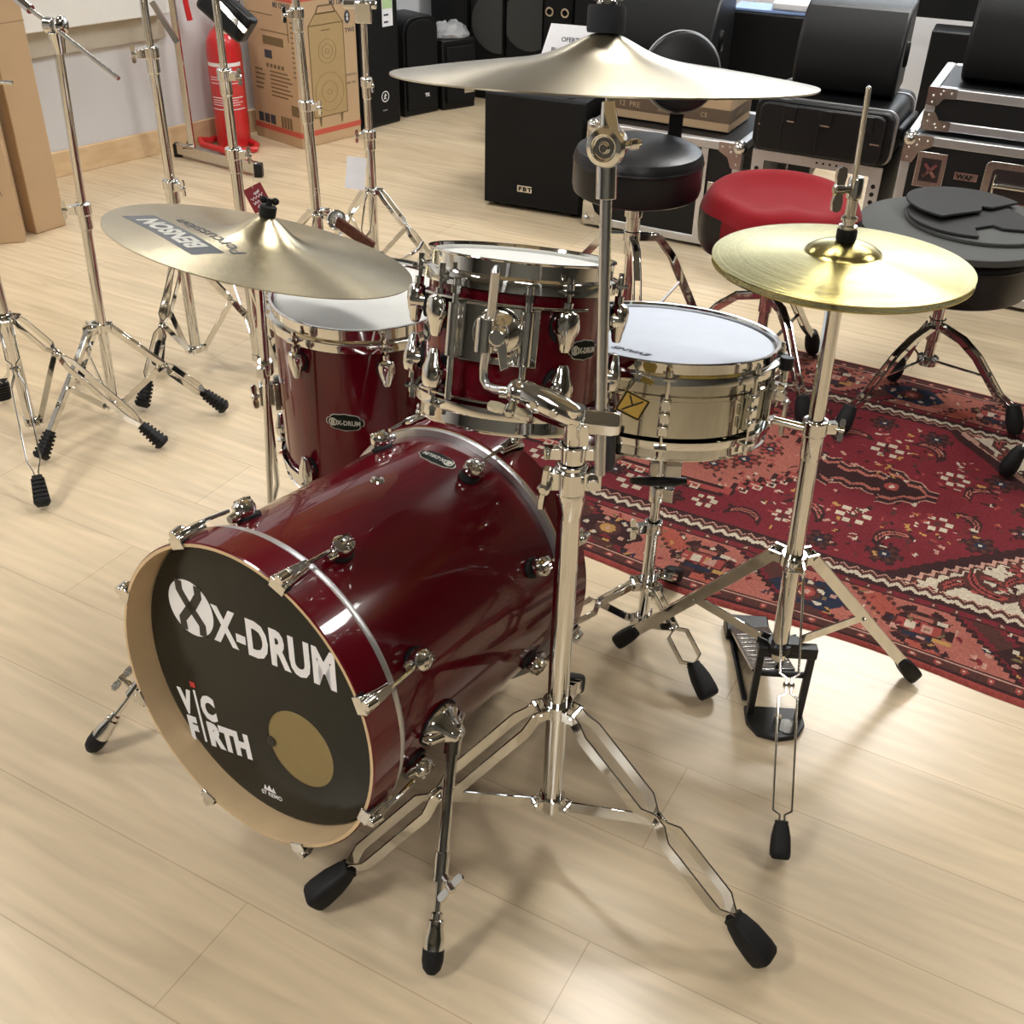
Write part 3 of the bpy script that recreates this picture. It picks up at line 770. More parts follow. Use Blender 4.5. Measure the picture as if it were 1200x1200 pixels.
# snare strainer on the right side
a = math.radians(-27); rad = SF[2]*math.cos(a)+SF[3]*math.sin(a); tan = SA.cross(rad)
mm = MX((tan, SA, rad)).transposed().to_4x4(); mm.translation = cylp(SF, RN, a, -.075)
b = MB(); b.box((0, 0, .006), (.030, .075, .012), mm); b.box((0, .012, .019), (.022, .026, .022), mm)
b.tube([mm @ V((-.012, .012, .022)), mm @ V((.014, .012, .022))], .0075, 14)
b.tube([mm @ V((0, .028, .022)), mm @ V((0, .050, .022))], .0062, 14)
b.box((0, -.040, .012), (.026, .012, .010), mm)
st = b.build('strainer', CHROME, snare, bevel=.0018)
b = MB(); b.prism([(-.007, .0), (.007, 0), (.009, -.050), (.003, -.060), (-.003, -.060), (-.009, -.050)], .030, .036, mm); b.build('throw_off_lever', STEEL, st, bevel=.0012)
b = MB(); b.tube([mm @ V((0, .050, .022)), mm @ V((0, .070, .022))], .0115, 18); b.build('tension_knob', BLACKPLASTIC, st, bevel=.001)
a2 = math.radians(-50); rd = SF[2]*math.cos(a2)+SF[3]*math.sin(a2)
b = MB(); pA = cylp(SF, RN+.012, a2, -.045); 
b.bar([cylp(SF, RN+.005, a2+.10, -.05), cylp(SF, RN+.005, a2+.02, -.085), cylp(SF, RN+.005, a2+.12, -.118)], .006, .0018, SA)
b.build('snare_strap', STEEL, snare)
# a gold hang tag dangling from the snare's rim
tgm = frame((0.1705, 1.4150, 0.6615), V((.25, -1, .12)), V((.86, .1, -.5)))
b = MB(); b.prism([(-.022, -.017), (.022, -.017), (.022, .017), (-.022, .017)], -.0006, .0006, tgm)
hang = b.build('hang_tag', GOLD, None, tgm.translation); tag(hang, 'gold foil hang tag dangling beside the chrome snare drum', 'tag')
b = MB()
for p0, p1 in (((-.02, -.015), (.02, -.015)), ((.02, -.015), (.02, .015)), ((.02, .015), (-.02, .015)), ((-.02, .015), (-.02, -.015)), ((-.012, -.012), (.012, .012)), ((-.012, .012), (.0, .0))):
    b.bar([tgm @ V((*p0, .0011)), tgm @ V((*p1, .0011))], .0022, .0012, tgm.to_3x3() @ V((p1[1]-p0[1], p0[0]-p1[0], 0)))
b.build('print', BLACKPLASTIC, hang)
b = MB(); b.tube([tgm @ V((-.020, .014, 0)), tgm @ V((-.024, .03, .0)), tgm @ V((-.016, .045, .004)), tgm @ V((-.02, .018, .002))], .0009, 6); b.build('string', BLACKPLASTIC, hang)

# ------------------------------------------------------------------ snare stand
sst = thing('snare_stand', 'low chrome snare stand with forked leg straddling the rug edge', 'stand', (.262, 1.68, 0))
sc = V((.264, 1.692, 0))
tripod(sst, sc, .128, .040, [(.37, 1.507), (.346, 1.86, .0065), (.062, 1.66)], .0115, 'half', .50, w=.014, wl=.034)
b = MB(); b.tube([sc+V((0, 0, .032)), sc+V((0, 0, .262))], .0115, 20); b.build('lower_tube', CHROME, sst)
b = MB(); b.tube([sc+V((0, 0, .25)), sc+V((0, 0, .40))], .0088, 20); b.build('upper_tube', CHROME, sst)
b = MB(); clamp_collar(b, sc+V((0, 0, .26)), .0115, .024, ear=(-1, -.3, 0)); hc_ = b.build('height_clamp', CHROME, sst, bevel=.0008)
b = MB(); wing(b, sc+V((-.026, -.008, .26)), (-1, -.3, 0), (0, .2, 1), .016); b.build('wing_bolt', CHROME, hc_)
b = MB(); clamp_collar(b, sc+V((0, 0, .335)), .0088, .034, ear=(1, -.3, 0)); b.build('memory_lock', CHROME, sst, bevel=.0008)
b = MB(); b.tube([sc+V((-.052, -.02, .372)), sc+V((-.02, -.012, .366)), sc+V((.03, -.004, .362)), sc+V((.05, 0, .362))], [.006, .0095, .0095, .006], 12); b.build('basket_nut_lever', BLACKPLASTIC, sst)
bc = sc+V((-.004, -.008, .445))
b = MB(); b.tube([sc+V((0, 0, .375)), bc+V((0, 0, .03))], .012, 16); b.box(sc+V((.022, -.008, .392)), (.03, .022, .026)); b.box(sc+V((-.012, -.010, .395)), (.016, .022, .03)); b.build('tilter', CHROME, sst, bevel=.002)
for az in (-116.5, 18.5, 108.5):
    a_ = math.radians(az); rad = SF[2]*math.cos(a_)+SF[3]*math.sin(a_)
    q1 = cylp(SF, RN+.016, a_, -.173); q2 = cylp(SF, RN+.024, a_, -.132)
    b = MB(); b.tube([bc+V((0, 0, .012)), cylp(SF, RN*.5, a_, -.182), q1, q2], .0048, 12); ar = b.build('basket_arm', CHROME, sst)
    b = MB(); b.tube([q1-SA*.008+rad*.0, q1+SA*.006, q2+SA*.012], [.009, .0115, .0105], 16); b.build('rubber_grip', mat('dark blue rubber', (.012, .016, .03), .35), ar, bevel=.001)

# ------------------------------------------------------------------ cymbals
def cymbal(name, label, c, n, R, bell_r, bell_h, bow_h, material, loc=None, flip=1, group=None, hole=.006, cone=None):
    n = V(n).normalized()*flip
    prof = []
    K = 40
    def h(r):
        if cone: return bow_h*(1-(r/R)**cone)+bell_h*(math.exp(-(r/bell_r)**2)-math.exp(-(R/bell_r)**2))
        rb = bell_r
        if r >= rb:
            t = (r-rb)/(R-rb); return bow_h*(1-t)**1.0*(1-.0*t) if False else bow_h*(1-t**1.35)
        t = r/rb
        sh = .5+.5*math.cos(PI*min(1, t)) if False else math.sqrt(max(0, 1-(t*.96)**2))
        base = math.sqrt(1-.96**2)
        return bow_h+bell_h*(sh-base)/(1-base)*1.0
    rs = [hole+(bell_r-hole)*i/14 for i in range(15)]+[bell_r+(R-bell_r)*i/26 for i in range(1, 27)]
    top = [(r, h(r)+.0008) for r in rs]; bot = [(r, h(r)-.0008) for r in rs][::-1]
    m = frame(c, n)
    mb = MB(); pr = top+bot+[top[0]]
    mb.lathe(pr, m, 128)
    o = mb.build(name, material, None, loc or c, angle=50)
    R_ = m.to_3x3().to_4x4()
    o.data.transform(R_.inverted()); o.rotation_euler = R_.to_euler()
    at = o.data.attributes.new('radius', 'FLOAT', 'POINT')
    q0 = V(c)-V(loc or c)
    for i, vtx in enumerate(o.data.vertices):
        at.data[i].value = math.hypot(vtx.co.x, vtx.co.y)
    tag(o, label, 'cymbal', group)
    return o, m, h
RC = V((.0855, 1.2453, 1.1476)); RNm = V((.0086, .1539, 1.)).normalized()
ride, rm, rh = cymbal('ride_cymbal', 'large bronze cymbal high on the tall boom stand', RC, RNm, .2286, .0457, .0228, .0237, GREYBRONZE, cone=1.5)
CC = V((-.4274, 1.7625, .7526)); CN = V((.2199, .1652, 1.)).normalized()
crash, cm, ch = cymbal('crash_cymbal', 'bronze cymbal with a black BENSON sticker over the floor tom', CC, CN, .254, .045, .035, .020, BRONZE, cone=1.2)
HC = V((.453, 1.484, .8605)); HN = V((.0, .047, .999))
hat, hm, hh_ = cymbal('hi_hat_cymbal', 'golden top hi-hat cymbal with dark rubber clutch washer', HC, HN, .180, .052, .016, .014, BRASS)
hatb, hmb, hhb = cymbal('hi_hat_cymbal', 'lower hi-hat cymbal facing down beneath the golden top one', HC-HN.normalized()*.0085, HN, .180, .052, .016, .014, BRASS, flip=-1)
# sticker and script on the crash
def oncym(m, h, vs, lift): return [m @ V((x, y, h(max(.0065, math.hypot(x, y)))+.0010+lift+z)) for x, y, z in vs]
cmi = cm.inverted()
def cpl(px): return cmi @ V(px)
A_ = cpl((-0.4565, 1.6349, 0.7910)); Bq_ = cpl((-0.6088, 1.7859, 0.7949))           # the sticker's near corner and far corner
ex = V((A_.x-Bq_.x, A_.y-Bq_.y, 0)); LS = ex.length; ex.normalize(); ey = V((-ex.y, ex.x, 0))
D_ = cpl((-0.4895, 1.5881, 0.8011)); 
if (V((D_.x-A_.x, D_.y-A_.y, 0))).dot(ey) < 0: sgn_ = -1
else: sgn_ = 1
ey = ey*sgn_
WS = abs((V((D_.x-A_.x, D_.y-A_.y, 0))).dot(ey))
org = V((Bq_.x, Bq_.y, 0))
nx, ny = 24, 6
vs = []; fs = []
for i in range(nx+1):
    for j in range(ny+1):
        p = org+ex*(LS*i/nx)+ey*(WS*j/ny-0.0); vs.append((p.x, p.y, 0))
for i in range(nx):
    for j in range(ny): fs.append([i*(ny+1)+j, (i+1)*(ny+1)+j, (i+1)*(ny+1)+j+1, i*(ny+1)+j+1])
def oncrash(mb, nm, mt_):
    k = mb.build(nm, mt_, crash); k.matrix_parent_inverse = cm.to_3x3().to_4x4().inverted(); return k
mb = MB(); mb.add(oncym(cm, ch, vs, 0), fs); oncrash(mb, 'sticker', GREYPRINT)
mb = MB(); x0, x1 = textw('BENSON', WS*.86, fat=.002)
vs, fs = text_geo('BENSON', WS*.86, ext=.0001, fat=.002, sx=LS*.74/(x1-x0))
# word starts at the near end of the sticker and runs away from the camera, its foot towards the bell side
to = V((A_.x, A_.y, 0))
def tmap(x, y): 
    p = to-ex*(LS*.13+x)+ey*(WS*.20+y); return (p.x, p.y, 0)
vs2 = [(*tmap(x, y)[:2], z) for x, y, z in vs]
mb.add(oncym(cm, ch, vs2, .0004), fs); oncrash(mb, 'lettering', SILVERPRINT)
vs, fs = text_geo('Percussion', WS*.62, ext=.0001, fat=.0, sx=1.25)
vs2 = []
for x, y, z in vs:
    p = to-ex*(-.010+x)+ey*(y-WS*.62); vs2.append((p.x, p.y, z))
mb = MB(); mb.add(oncym(cm, ch, vs2, .0002), fs); oncrash(mb, 'lettering', INKPRINT)
# ------------------------------------------------------------------ tall boom stand with tom arm
rs_ = thing('boom_cymbal_stand', 'tall chrome double-braced stand in front holding the large cymbal and the rack tom', 'stand', (.0735, 1.175, 0))
c = V((.0735, 1.175, 0))
tripod(rs_, c, .293, .097, [(-.277, 1.042), (.375, .963), (.123, 1.52)], .0158, 'double', .52, ears=.034, wl=.036, w=.020, fs=1.15, bw=.020)
b = MB(); b.tube([c+V((0, 0, .075)), c+V((0, 0, .655))], .0155, 32); b.build('lower_tube', CHROME, rs_)
b = MB(); b.lathe([(.0150, .625), (.0158, .63), (.0195, .655), (.0195, .664), (.0185, .668), (.0215, .668), (.0215, .70), (.0185, .702), (.0185, .708), (.0165, .709)], MX.Translation(c), 32)
b.box(c+V((-.026, -.008, .688)), (.02, .016, .026)); b.box(c+V((.026, -.006, .688)), (.022, .018, .026))
b.tube([c+V((.026, -.012, .688)), c+V((.026, -.022, .688))], .008, 16)
b.build('height_clamp', CHROME, rs_, bevel=.001); b = MB()
b.lathe([(.0145, .712), (.0185, .712), (.0185, .735), (.0145, .735)], MX.Translation(c), 32)
b.box(c+V((-.024, -.004, .724)), (.024, .012, .016)); b.box(c+V((.022, -.004, .724)), (.02, .012, .016))
b.build('memory_lock', CHROME, rs_, bevel=.001)
b = MB(); wing(b, c+V((-.028, -.018, .692)), (-.35, -1, .0), (.1, 0, 1), .024); b.build('wing_bolt', CHROME, rs_)
b = MB(); b.tube([c+V((0, 0, .70)), c+V((0, 0, .785))], .0128, 28); b.build('upper_tube', CHROME, rs_)
# tom arm casting
b = MB()
pt = c+V((0, -.002, .772)); bj = V((0.0100, 1.2250, 0.7750))
d = (pt-bj); L = d.length
fr = frame(bj, d, (0, 0, 1))
prof = [(0, -.018), (.012, -.016), (.019, -.006), (.0225, .012), (.0235, L*.5), (.021, L*.8), (.017, L), (.010, L+.012), (0, L+.014)]
b.lathe(prof, fr, 28, sx=.95, sy=.72)
for t_ in (.25, .62): b.tube([lerp(bj, pt, t_)+V((-.004, -.022, .004)), lerp(bj, pt, t_)+V((.002, -.012, .002))], .005, 12)
b.build('tom_arm_casting', CHROME, rs_)
b = MB(); b.ball(bj+V((-.006, 0, .003)), .0165, None, 24, 14); b.tube([bj+V((-.03, 0, .002)), bj], .008, 14); b.build('ball_joint', CHROME, rs_)
b = MB(); b.tube([(-0.0279, 1.3000, 0.9058), (-0.0334, 1.2980, 0.8379), (-0.0415, 1.2920, 0.7781), (-0.0413, 1.2890, 0.7623), (-0.0366, 1.2840, 0.7551), (-0.0263, 1.2750, 0.7551), (0.0068, 1.2280, 0.7745)], [.0062]*7, 16)
b.tube([(-0.0279, 1.3000, 0.9058), (-0.0269, 1.3000, 0.9136)], [.0062, .0025], 16)
b.build('tom_arm', ZINC, rs_)
b = MB(); wing(b, bj+V((-.012, -.012, -.004)), (-.25, -1, -.25), (-1, .2, .15), .022); b.build('wing_bolt', CHROME, rs_)
# boom rod and its clamp at the pole head
q0 = V((0.1067, 1.1500, 0.7065)); q1 = V((0.0943, 1.2150, 1.0590))
def onrod(py_frac): return lerp(q0, q1, py_frac)
kc = onrod(.19)
b = MB(); b.tube([q0, q1], .0068, 20); b.build('boom_rod', ZINC, rs_)
b = MB(); ax = V((1, -.22, .03)).normalized()
b.tube([pt+V((.008, -.014, -.012)), kc+V((-.012, -.004, 0))], .0085, 16)
b.tube([kc-ax*.020, kc-ax*.012, kc+ax*.014, kc+ax*.024], [.0165, .0175, .0175, .014], 6)
b.box(kc+V((-.020, -.002, -.014)), (.012, .022, .03))
b.build('boom_clamp', CHROME, rs_, bevel=.0015)
rc_top = rm @ V((0, 0, rh(.01)))
tl = V((0.0966, 1.2220, 1.0848))
b = MB()
b.tube([q1-(q1-q0).normalized()*.03, q1+(q1-q0).normalized()*.012], .0115, 20)
b.tube([q1, tl], .0095, 16)
ax = V((-.42, -.9, .06)).normalized()
b.lathe([(0, -.014), (.0165, -.014), (.0175, -.010), (.0175, .008), (.0215, .010), (.0225, .013), (.0205, .019), (.014, .021), (.012, .017), (.006, .017), (.005, .021), (0, .021)], frame(tl, ax), 30)
up = (rc_top-tl).normalized()
b.tube([tl+ax*-.004, tl+up*.02, tl+up*.045], [.014, .0105, .007], 16)
b.build('tilter', CHROME, rs_, bevel=.0008)
b = MB(); wing(b, tl+V((.012, -.002, 0)), (1, .1, .12), (.1, -1, .4), .018); b.build('tilter_screw', CHROME, rs_)
b = MB(); b.tube([tl+up*.03, rc_top+RNm*.052], .0042, 14); b.build('tilter_post', STEEL, rs_)
b = MB(); b.lathe([(.005, 0), (.0195, 0), (.0205, .003), (.0205, .024), (.019, .027), (.005, .027)], frame(rc_top+RNm*.001, RNm), 30); b.build('felt_washer', FELT, rs_)
b = MB(); m_ = frame(rc_top+RNm*.028, RNm, (1, 0, 0))
b.lathe([(0, 0), (.011, 0), (.011, .004), (.007, .007), (.006, .017), (0, .018)], m_, 20)
for q in (1, -1): b.prism([(q*.003, .002), (q*.014, .003), (q*.0205, .010), (q*.0205, .0185), (q*.0135, .0165), (q*.003, .014)][::q], -.003, .003, m_ @ MX.Rotation(PI/2, 4, 'X'))
b.build('wing_nut', CHROME, rs_, bevel=.0008)

# ------------------------------------------------------------------ hi-hat stand
hs_ = thing('hi_hat_stand', 'chrome hi-hat stand with black foot pedal carrying two golden cymbals', 'stand', (.470, 1.460, 0))
hb = V((.470, 1.460, .15)); ht = V((.4535, 1.4835, .845))
def hz(z): return hb+(ht-hb)*((z-hb.z)/(ht.z-hb.z))
col = MB(); ring(col, hz(.356), .0145, .021, .022); hub = MB(); ring(hub, hz(.175), .001, .021, .016)
ft = [(.22, 1.652), (.766, 1.575), (.436, 1.146)]
for i, f in enumerate(ft):
    d = (V((f[0], f[1], 0))-V((hb.x, hb.y, 0))).normalized(); s = d.cross(V((0, 0, 1)))
    for q in (1, -1):
        p = hz(.356)+d*.018+s*(q*.0125); col.bar([p, p+d*.022], .018, .003, (0, 0, 1))
        if i < 2:
            p = hz(.175)+d*.016+s*(q*.009); hub.bar([p, p+d*.022], .014, .003, (0, 0, 1))
    col.tube([hz(.356)+d*.034+s*.016, hz(.356)+d*.034-s*.016], .0045, 8)
    if i < 2: tri_leg(hs_, hz(.356)+d*.032, f, 'single', .55, hz(.175)+d*.034, w=.020, fs=.95, brace_w=.020)
    else: tri_leg(hs_, hz(.356)+d*.022, f, 'wire', .47, None, w=.0065, t=.0035, wl=.030, fs=.85)
col.build('leg_collar', CHROME, hs_); hub.build('lower_hub', BLACKMETAL, hs_)
b = MB(); b.tube([hz(.150), hz(.575)], .0142, 24); b.build('lower_tube', CHROME, hs_)
b = MB(); b.tube([hz(.57), hz(.835)], .0122, 24); b.build('upper_tube', CHROME, hs_)
b = MB(); a_ = (ht-hb).normalized()
b.lathe([(.0142, -.055), (.0165, -.05), (.0165, -.012), (.0195, -.010), (.0195, .012), (.0165, .013), (.0125, .013)], frame(hz(.60), a_), 28)
b.box(hz(.60)+V((.024, 0, 0)), (.018, .014, .018)); b.build('height_clamp', CHROME, hs_, bevel=.001)
b = MB(); b.tube([hz(.60)+V((-.018, -.002, 0)), hz(.60)+V((-.062, .012, .004))], .0062, 12); b.build('clamp_arm', CHROME, hs_); b = MB(); wing(b, hz(.60)+V((.028, -.004, 0)), (1, -.3, 0), (0, .3, 1), .014); b.build('wing_bolt', CHROME, hs_)
b = MB(); b.tube([hz(.14), hz(.84)], .0035, 8); b.tube([hz(.84), V((0.4437, 1.4830, 1.0928))], [.0036, .0036], 12); b.ball((0.4437, 1.4830, 1.0928), .0038, None, 12, 8); b.build('pull_rod', STEEL, hs_)
hn = HN.normalized(); bt = hm @ V((0, 0, hh_(.008)))
b = MB(); b.lathe([(.004, 0), (.013, 0), (.014, .003), (.014, .015), (.0125, .018), (.004, .018)], frame(bt, hn), 24); b.build('clutch_felt', RUBBER, hs_)
b = MB(); b.lathe([(.004, .018), (.0125, .018), (.0125, .022), (.0085, .023), (.0085, .028), (.0115, .029), (.0115, .033), (.0075, .036), (.0075, .058), (.0105, .060), (.0105, .084), (.0085, .088), (.004, .088)], frame(bt, hn), 24)
b.build('clutch', CHROME, hs_)
b = MB(); wing(b, bt+hn*.072+V((-.006, -.004, 0)), (-1, -.25, .05), (.15, .15, 1), .023); b.build('clutch_wing', STEEL, hs_)
b = MB(); b.lathe([(.003, -.012), (.013, -.012), (.019, -.006), (.019, -.001), (.003, -.001)], frame(hm @ V((0, 0, -.022)), hn), 24); b.build('cymbal_cup', BLACKPLASTIC, hs_)
# pedal
pdx = V((.485, 1.452, 0)); pyaw = MX.Translation(pdx) @ MX.Rotation(math.radians(-3), 4, 'Z')
b = MB()
for q in (-1, 1): b.box((q*.044, .012, .085), (.012, .014, .165), pyaw)
b.box((0, .012, .162), (.102, .020, .022), pyaw); b.box((0, .012, .175), (.04, .026, .02), pyaw)
b.prism([(-.052, .03), (.052, .03), (.052, -.012), (.036, -.040), (.0, -.05), (-.036, -.040), (-.052, -.012)], .0, .010, pyaw)
b.tube([pyaw @ V((-.044, .022, .098)), pyaw @ V((.044, .022, .098))], .006, 12)
pf = b.build('pedal_frame', BLACKMETAL, hs_, bevel=.002)
b = MB(); b.lathe([(0, .010), (.018, .010), (.018, .0125), (0, .0125)], pyaw @ MX.Translation((.018, -.02, 0)), 20); b.tube([pyaw @ V((.002, -.012, .01)), pyaw @ V((.002, -.012, .028))], .0065, 12); b.build('spur_screw', CHROME, pf)
b = MB()
fo = [(0, .02, .105), (.0, .29, .030)]
P0 = pyaw @ V((-.012, .03, .098)); P1 = pyaw @ V((-.022, .235, .024))
dd = (P1-P0).normalized(); sd = V((1, .08, 0)); nn = sd.cross(dd).normalized()
b.bar([P0, P1], .078, .006, sd)
for t_ in (.12, .2, .3, .4, .5, .6, .7, .8): 
    q = lerp(P0, P1, t_)+V((0, 0, .0045)); b.bar([q-sd*.034, q+sd*.034], .004, .003, dd)
b.build('footboard', STEEL, hs_, bevel=.001)
b = MB(); b.box((-.024, .250, .013), (.085, .05, .026), pyaw); b.bar([pyaw @ V((-.048, .05, .004)), pyaw @ V((-.055, .25, .004))], .010, .006, (1, 0, 0)); b.build('heel_plate', BLACKMETAL, hs_, bevel=.004)
b = MB()
for i in range(7):
    p = lerp(pyaw @ V((0, .015, .155)), pyaw @ V((-.004, .045, .092)), i/6); b.box((0, 0, 0), (.010, .008, .009), MX.Translation(p) @ MX.Rotation(.3*(i % 2), 4, 'X'))
b.build('pull_chain', BLACKMETAL, hs_, bevel=.001)

# ------------------------------------------------------------------ stand of the left cymbal
cs = thing('crash_cymbal_stand', 'slim chrome cymbal stand rising beside the floor tom behind the bass drum', 'stand', (-.405, 1.80, 0))
ctop = cm @ V((0, 0, ch(.01))); cn = CN.normalized()
k0 = V((-0.4432, 1.7750, 0.6542)); k1 = V((-0.4521, 1.7900, 0.5193)); k2 = V((-0.4739, 1.8000, 0.2304))
kf = k2+(k2-k1).normalized()*((k2.z-.03)/max(.01, (k1-k2).normalized().z))
b = MB(); b.tube([lerp(k0, k1, -.55), k1], .0082, 20); b.build('upper_tube', CHROME, cs)
b = MB(); b.tube([k1+V((0, 0, .01)), kf], .0062, 18); b.build('lower_tube', CHROME, cs)
b = MB(); clamp_collar(b, k1, .0085, .026, (k0-k1), (-.2, -1, 0), .012); b.build('height_clamp', CHROME, cs, bevel=.001)
b = MB(); b.tube([lerp(k0, k1, -.5), ctop-cn*.03], .0062, 14); b.tube([ctop-cn*.04, ctop+cn*.030], .0035, 10); b.build('tilter', CHROME, cs)
b = MB(); b.lathe([(.004, 0), (.0135, 0), (.014, .002), (.014, .016), (.012, .018), (.004, .018)], frame(ctop+cn*.001, cn), 22); b.build('felt_washer', RUBBER, cs)
b = MB(); wm = frame(ctop+cn*.018, cn, (1, .2, 0)); b.lathe([(0, 0), (.006, 0), (.005, .012), (0, .013)], wm, 14)
for q in (1, -1): b.ball((0, 0, 0), .0062, wm @ MX.Translation((q*.0095, 0, .009)), 12, 8, (1.05, .5, 1.0))
b.build('wing_nut', BLACKPLASTIC, cs)
tripod(cs, (kf.x, kf.y), .12, .05, [(kf.x+.13, kf.y+.1), (kf.x-.10, kf.y-.06), (kf.x-.05, kf.y+.085)], .0085, 'single', .5, ears=.024, w=.012, fs=.8)

# ------------------------------------------------------------------ hardware stands for sale at the back left
def pole_stand(label, base, zc, zh, feet, segs, clamps, style='double', joint=.5, ribbed=True, fs=1.05, wl=.03, rp=.0125, metal=None, styles=None, lean=(0, 0)):
    t = thing('cymbal_stand', label, 'stand', (base[0], base[1], 0), 'chrome stands lined up on the left')
    c = V((base[0], base[1], 0))
    tripod(t, c, zc, zh, feet, rp, style, joint, ribbed=ribbed, fs=fs, wl=wl, ears=rp+.020, metal=metal, styles=styles)
    for nm, z0, z1, r in segs:
        MB().tube([c+V((lean[0]*z0, lean[1]*z0, z0)), c+V((lean[0]*z1, lean[1]*z1, z1))], r, 20).build(nm, metal or CHROME, t)
    for z, r, ex_, ey_ in clamps:
        c_ = c; c = c_+V((lean[0]*z, lean[1]*z, 0)); b = MB(); m = MX.Translation(c+V((0, 0, z)))
        b.lathe([(r*.98, -.048), (r+.003, -.044), (r+.0035, -.012), (r+.0065, -.010), (r+.0065, .014), (r+.003, .016), (r*.8, .017)], m, 24)
        b.box(c+V((ex_*(r+.012), ey_*(r+.012), .0+z)), (.018, .015, .02))
        k = b.build('height_clamp', CHROME, t, bevel=.001)
        b = MB(); wing(b, c+V((ex_*(r+.018), ey_*(r+.018), z)), (ex_, ey_, 0), (0, 0, 1), .016); b.build('wing_bolt', CHROME, k); c = c_
    return t, c
Z0 = lambda z: V((0, 0, z))
# far left stand, cut by the picture edge
B1 = (-1.2209, 2.4185, 0.0450)
s1, c1 = pole_stand('chrome stand at the far left edge with ribbed feet, nearest of the row', B1, 0.3160, .034, [(-0.8717, 2.3521), (-1.0665, 2.0714), (-1.3548, 2.5720)],
    [('lower_tube', .04, .62, .0135), ('upper_tube', .60, .80, .0105)], [(.62, .0135, -.9, -.3)], 'double', .30)
b = MB(); b.tube([c1+Z0(.79), c1+V((.0, -.01, .86)), (-1.0776, 2.4200, 0.8532)], .0045, 12); b.build('boom_arm', STEEL, s1)
b = MB(); b.box(c1+Z0(.80), (.03, .03, .05)); b.build('tilter', CHROME, s1, bevel=.004)
# stand with short boom in front of the cartons
B2 = (-1.0393, 2.5054, 0.0350)
s2, c2 = pole_stand('chrome boom stand with slanting rod before the tall brown cartons', B2, 0.2576, .045, [(-0.7625, 2.5428), (-1.1448, 2.2731), (-1.2065, 2.7091)],
    [('lower_tube', .035, 0.5544, .0125), ('upper_tube', 0.5504, 0.9207, .0098)], [(0.5544, .0125, -.95, -.2)], 'single', .55, styles=['half', 'single', 'wire'], lean=(.042, 0))
z2 = 0.9343
b = MB(); hd = V((-0.9970, 2.5000, 0.9532))
b.tube([hd+V((0, 0, -.055)), hd+V((0, 0, -.012))], [.013, .018], 18)
b.lathe([(0, -.012), (.017, -.012), (.017, .010), (.0, .012)], frame(hd+V((-.006, 0, 0)), (1, -.4, 0)), 24); b.lathe([(0, 0), (.019, 0), (.02, .006), (.012, .012), (0, .013)], frame(hd+V((.014, -.006, .002)), (1, -.4, 0)), 24)
b.build('tilter', CHROME, s2, bevel=.001)
b = MB(); b.tube([(-1.0842, 2.5300, 1.0029), (-0.9970, 2.4900, 0.9533), (-0.8445, 2.4000, 0.8720)], .0048, 12); b.build('boom_rod', STEEL, s2)
b = MB(); b.tube([(-1.0777, 2.5300, 0.9998), (-1.0451, 2.5100, 0.9821)], .010, 12); b.build('counterweight', CHROME, s2)
# stand left of the extinguisher
B3 = (-0.8983, 2.8073, 0.0550)
s3, c3 = pole_stand('chrome double-braced stand whose legs show under the BENSON cymbal', B3, 0.3107, .06, [(-0.9793, 2.5451), (-1.0087, 2.7940), (-0.6794, 2.8902)],
    [('lower_tube', .05, 0.5130, .0145), ('middle_tube', 0.5086, 0.8284, .012), ('upper_tube', 0.8245, 1.16, .0095)],
    [(0.5197, .0145, .8, -.5), (0.8400, .012, -.9, -.4)], 'double', .5)
b = MB(); hd = c3+Z0(1.16); b.box(hd, (.035, .03, .05)); b.tube([hd, hd+V((.13, -.03, -.16))], .005, 10); b.build('tilter', CHROME, s3, bevel=.003)
# stand in front of the extinguisher with padded arm and red tag
B5 = (-0.7219, 2.7877, 0.0300)
s5, c5 = pole_stand('chrome stand with a black padded arm standing before the red extinguisher', B5, 0.2824, .05, [(-0.5946, 2.6233), (-0.5182, 2.9744), (-1.0222, 3.4941)],
    [('lower_tube', .04, 0.5995, .0145), ('middle_tube', 0.5973, 0.7899, .0118), ('upper_tube', 0.7859, 1.02, .0092)],
    [(0.6101, .0145, .9, -.3), (0.7977, .0118, .9, -.3)], 'double', .5)
b = MB(); hd = V((-0.7437, 2.9300, 0.9261)); b.tube([hd+V((0, 0, -.06)), hd], [.014, .018], 18); b.box(hd+V((0, 0, .02)), (.04, .03, .04)); b.build('tilter', CHROME, s5, bevel=.003)
b = MB(); pA = V((-0.7757, 2.9000, 0.9606)); pB = V((-0.6686, 2.8600, 0.8820)); b.bar([pA, pB], .07, .05, (1, -.2, .3)); ar = b.build('padded_arm', BLACKPLASTIC, s5, bevel=.012, seg=3)
b = MB(); b.bar([lerp(pA, pB, .2)+V((.012, -.035, .012)), pB+V((.0, -.035, .008))], .012, .006, (1, 0, .3)); b.build('steel_strip', STEEL, ar)
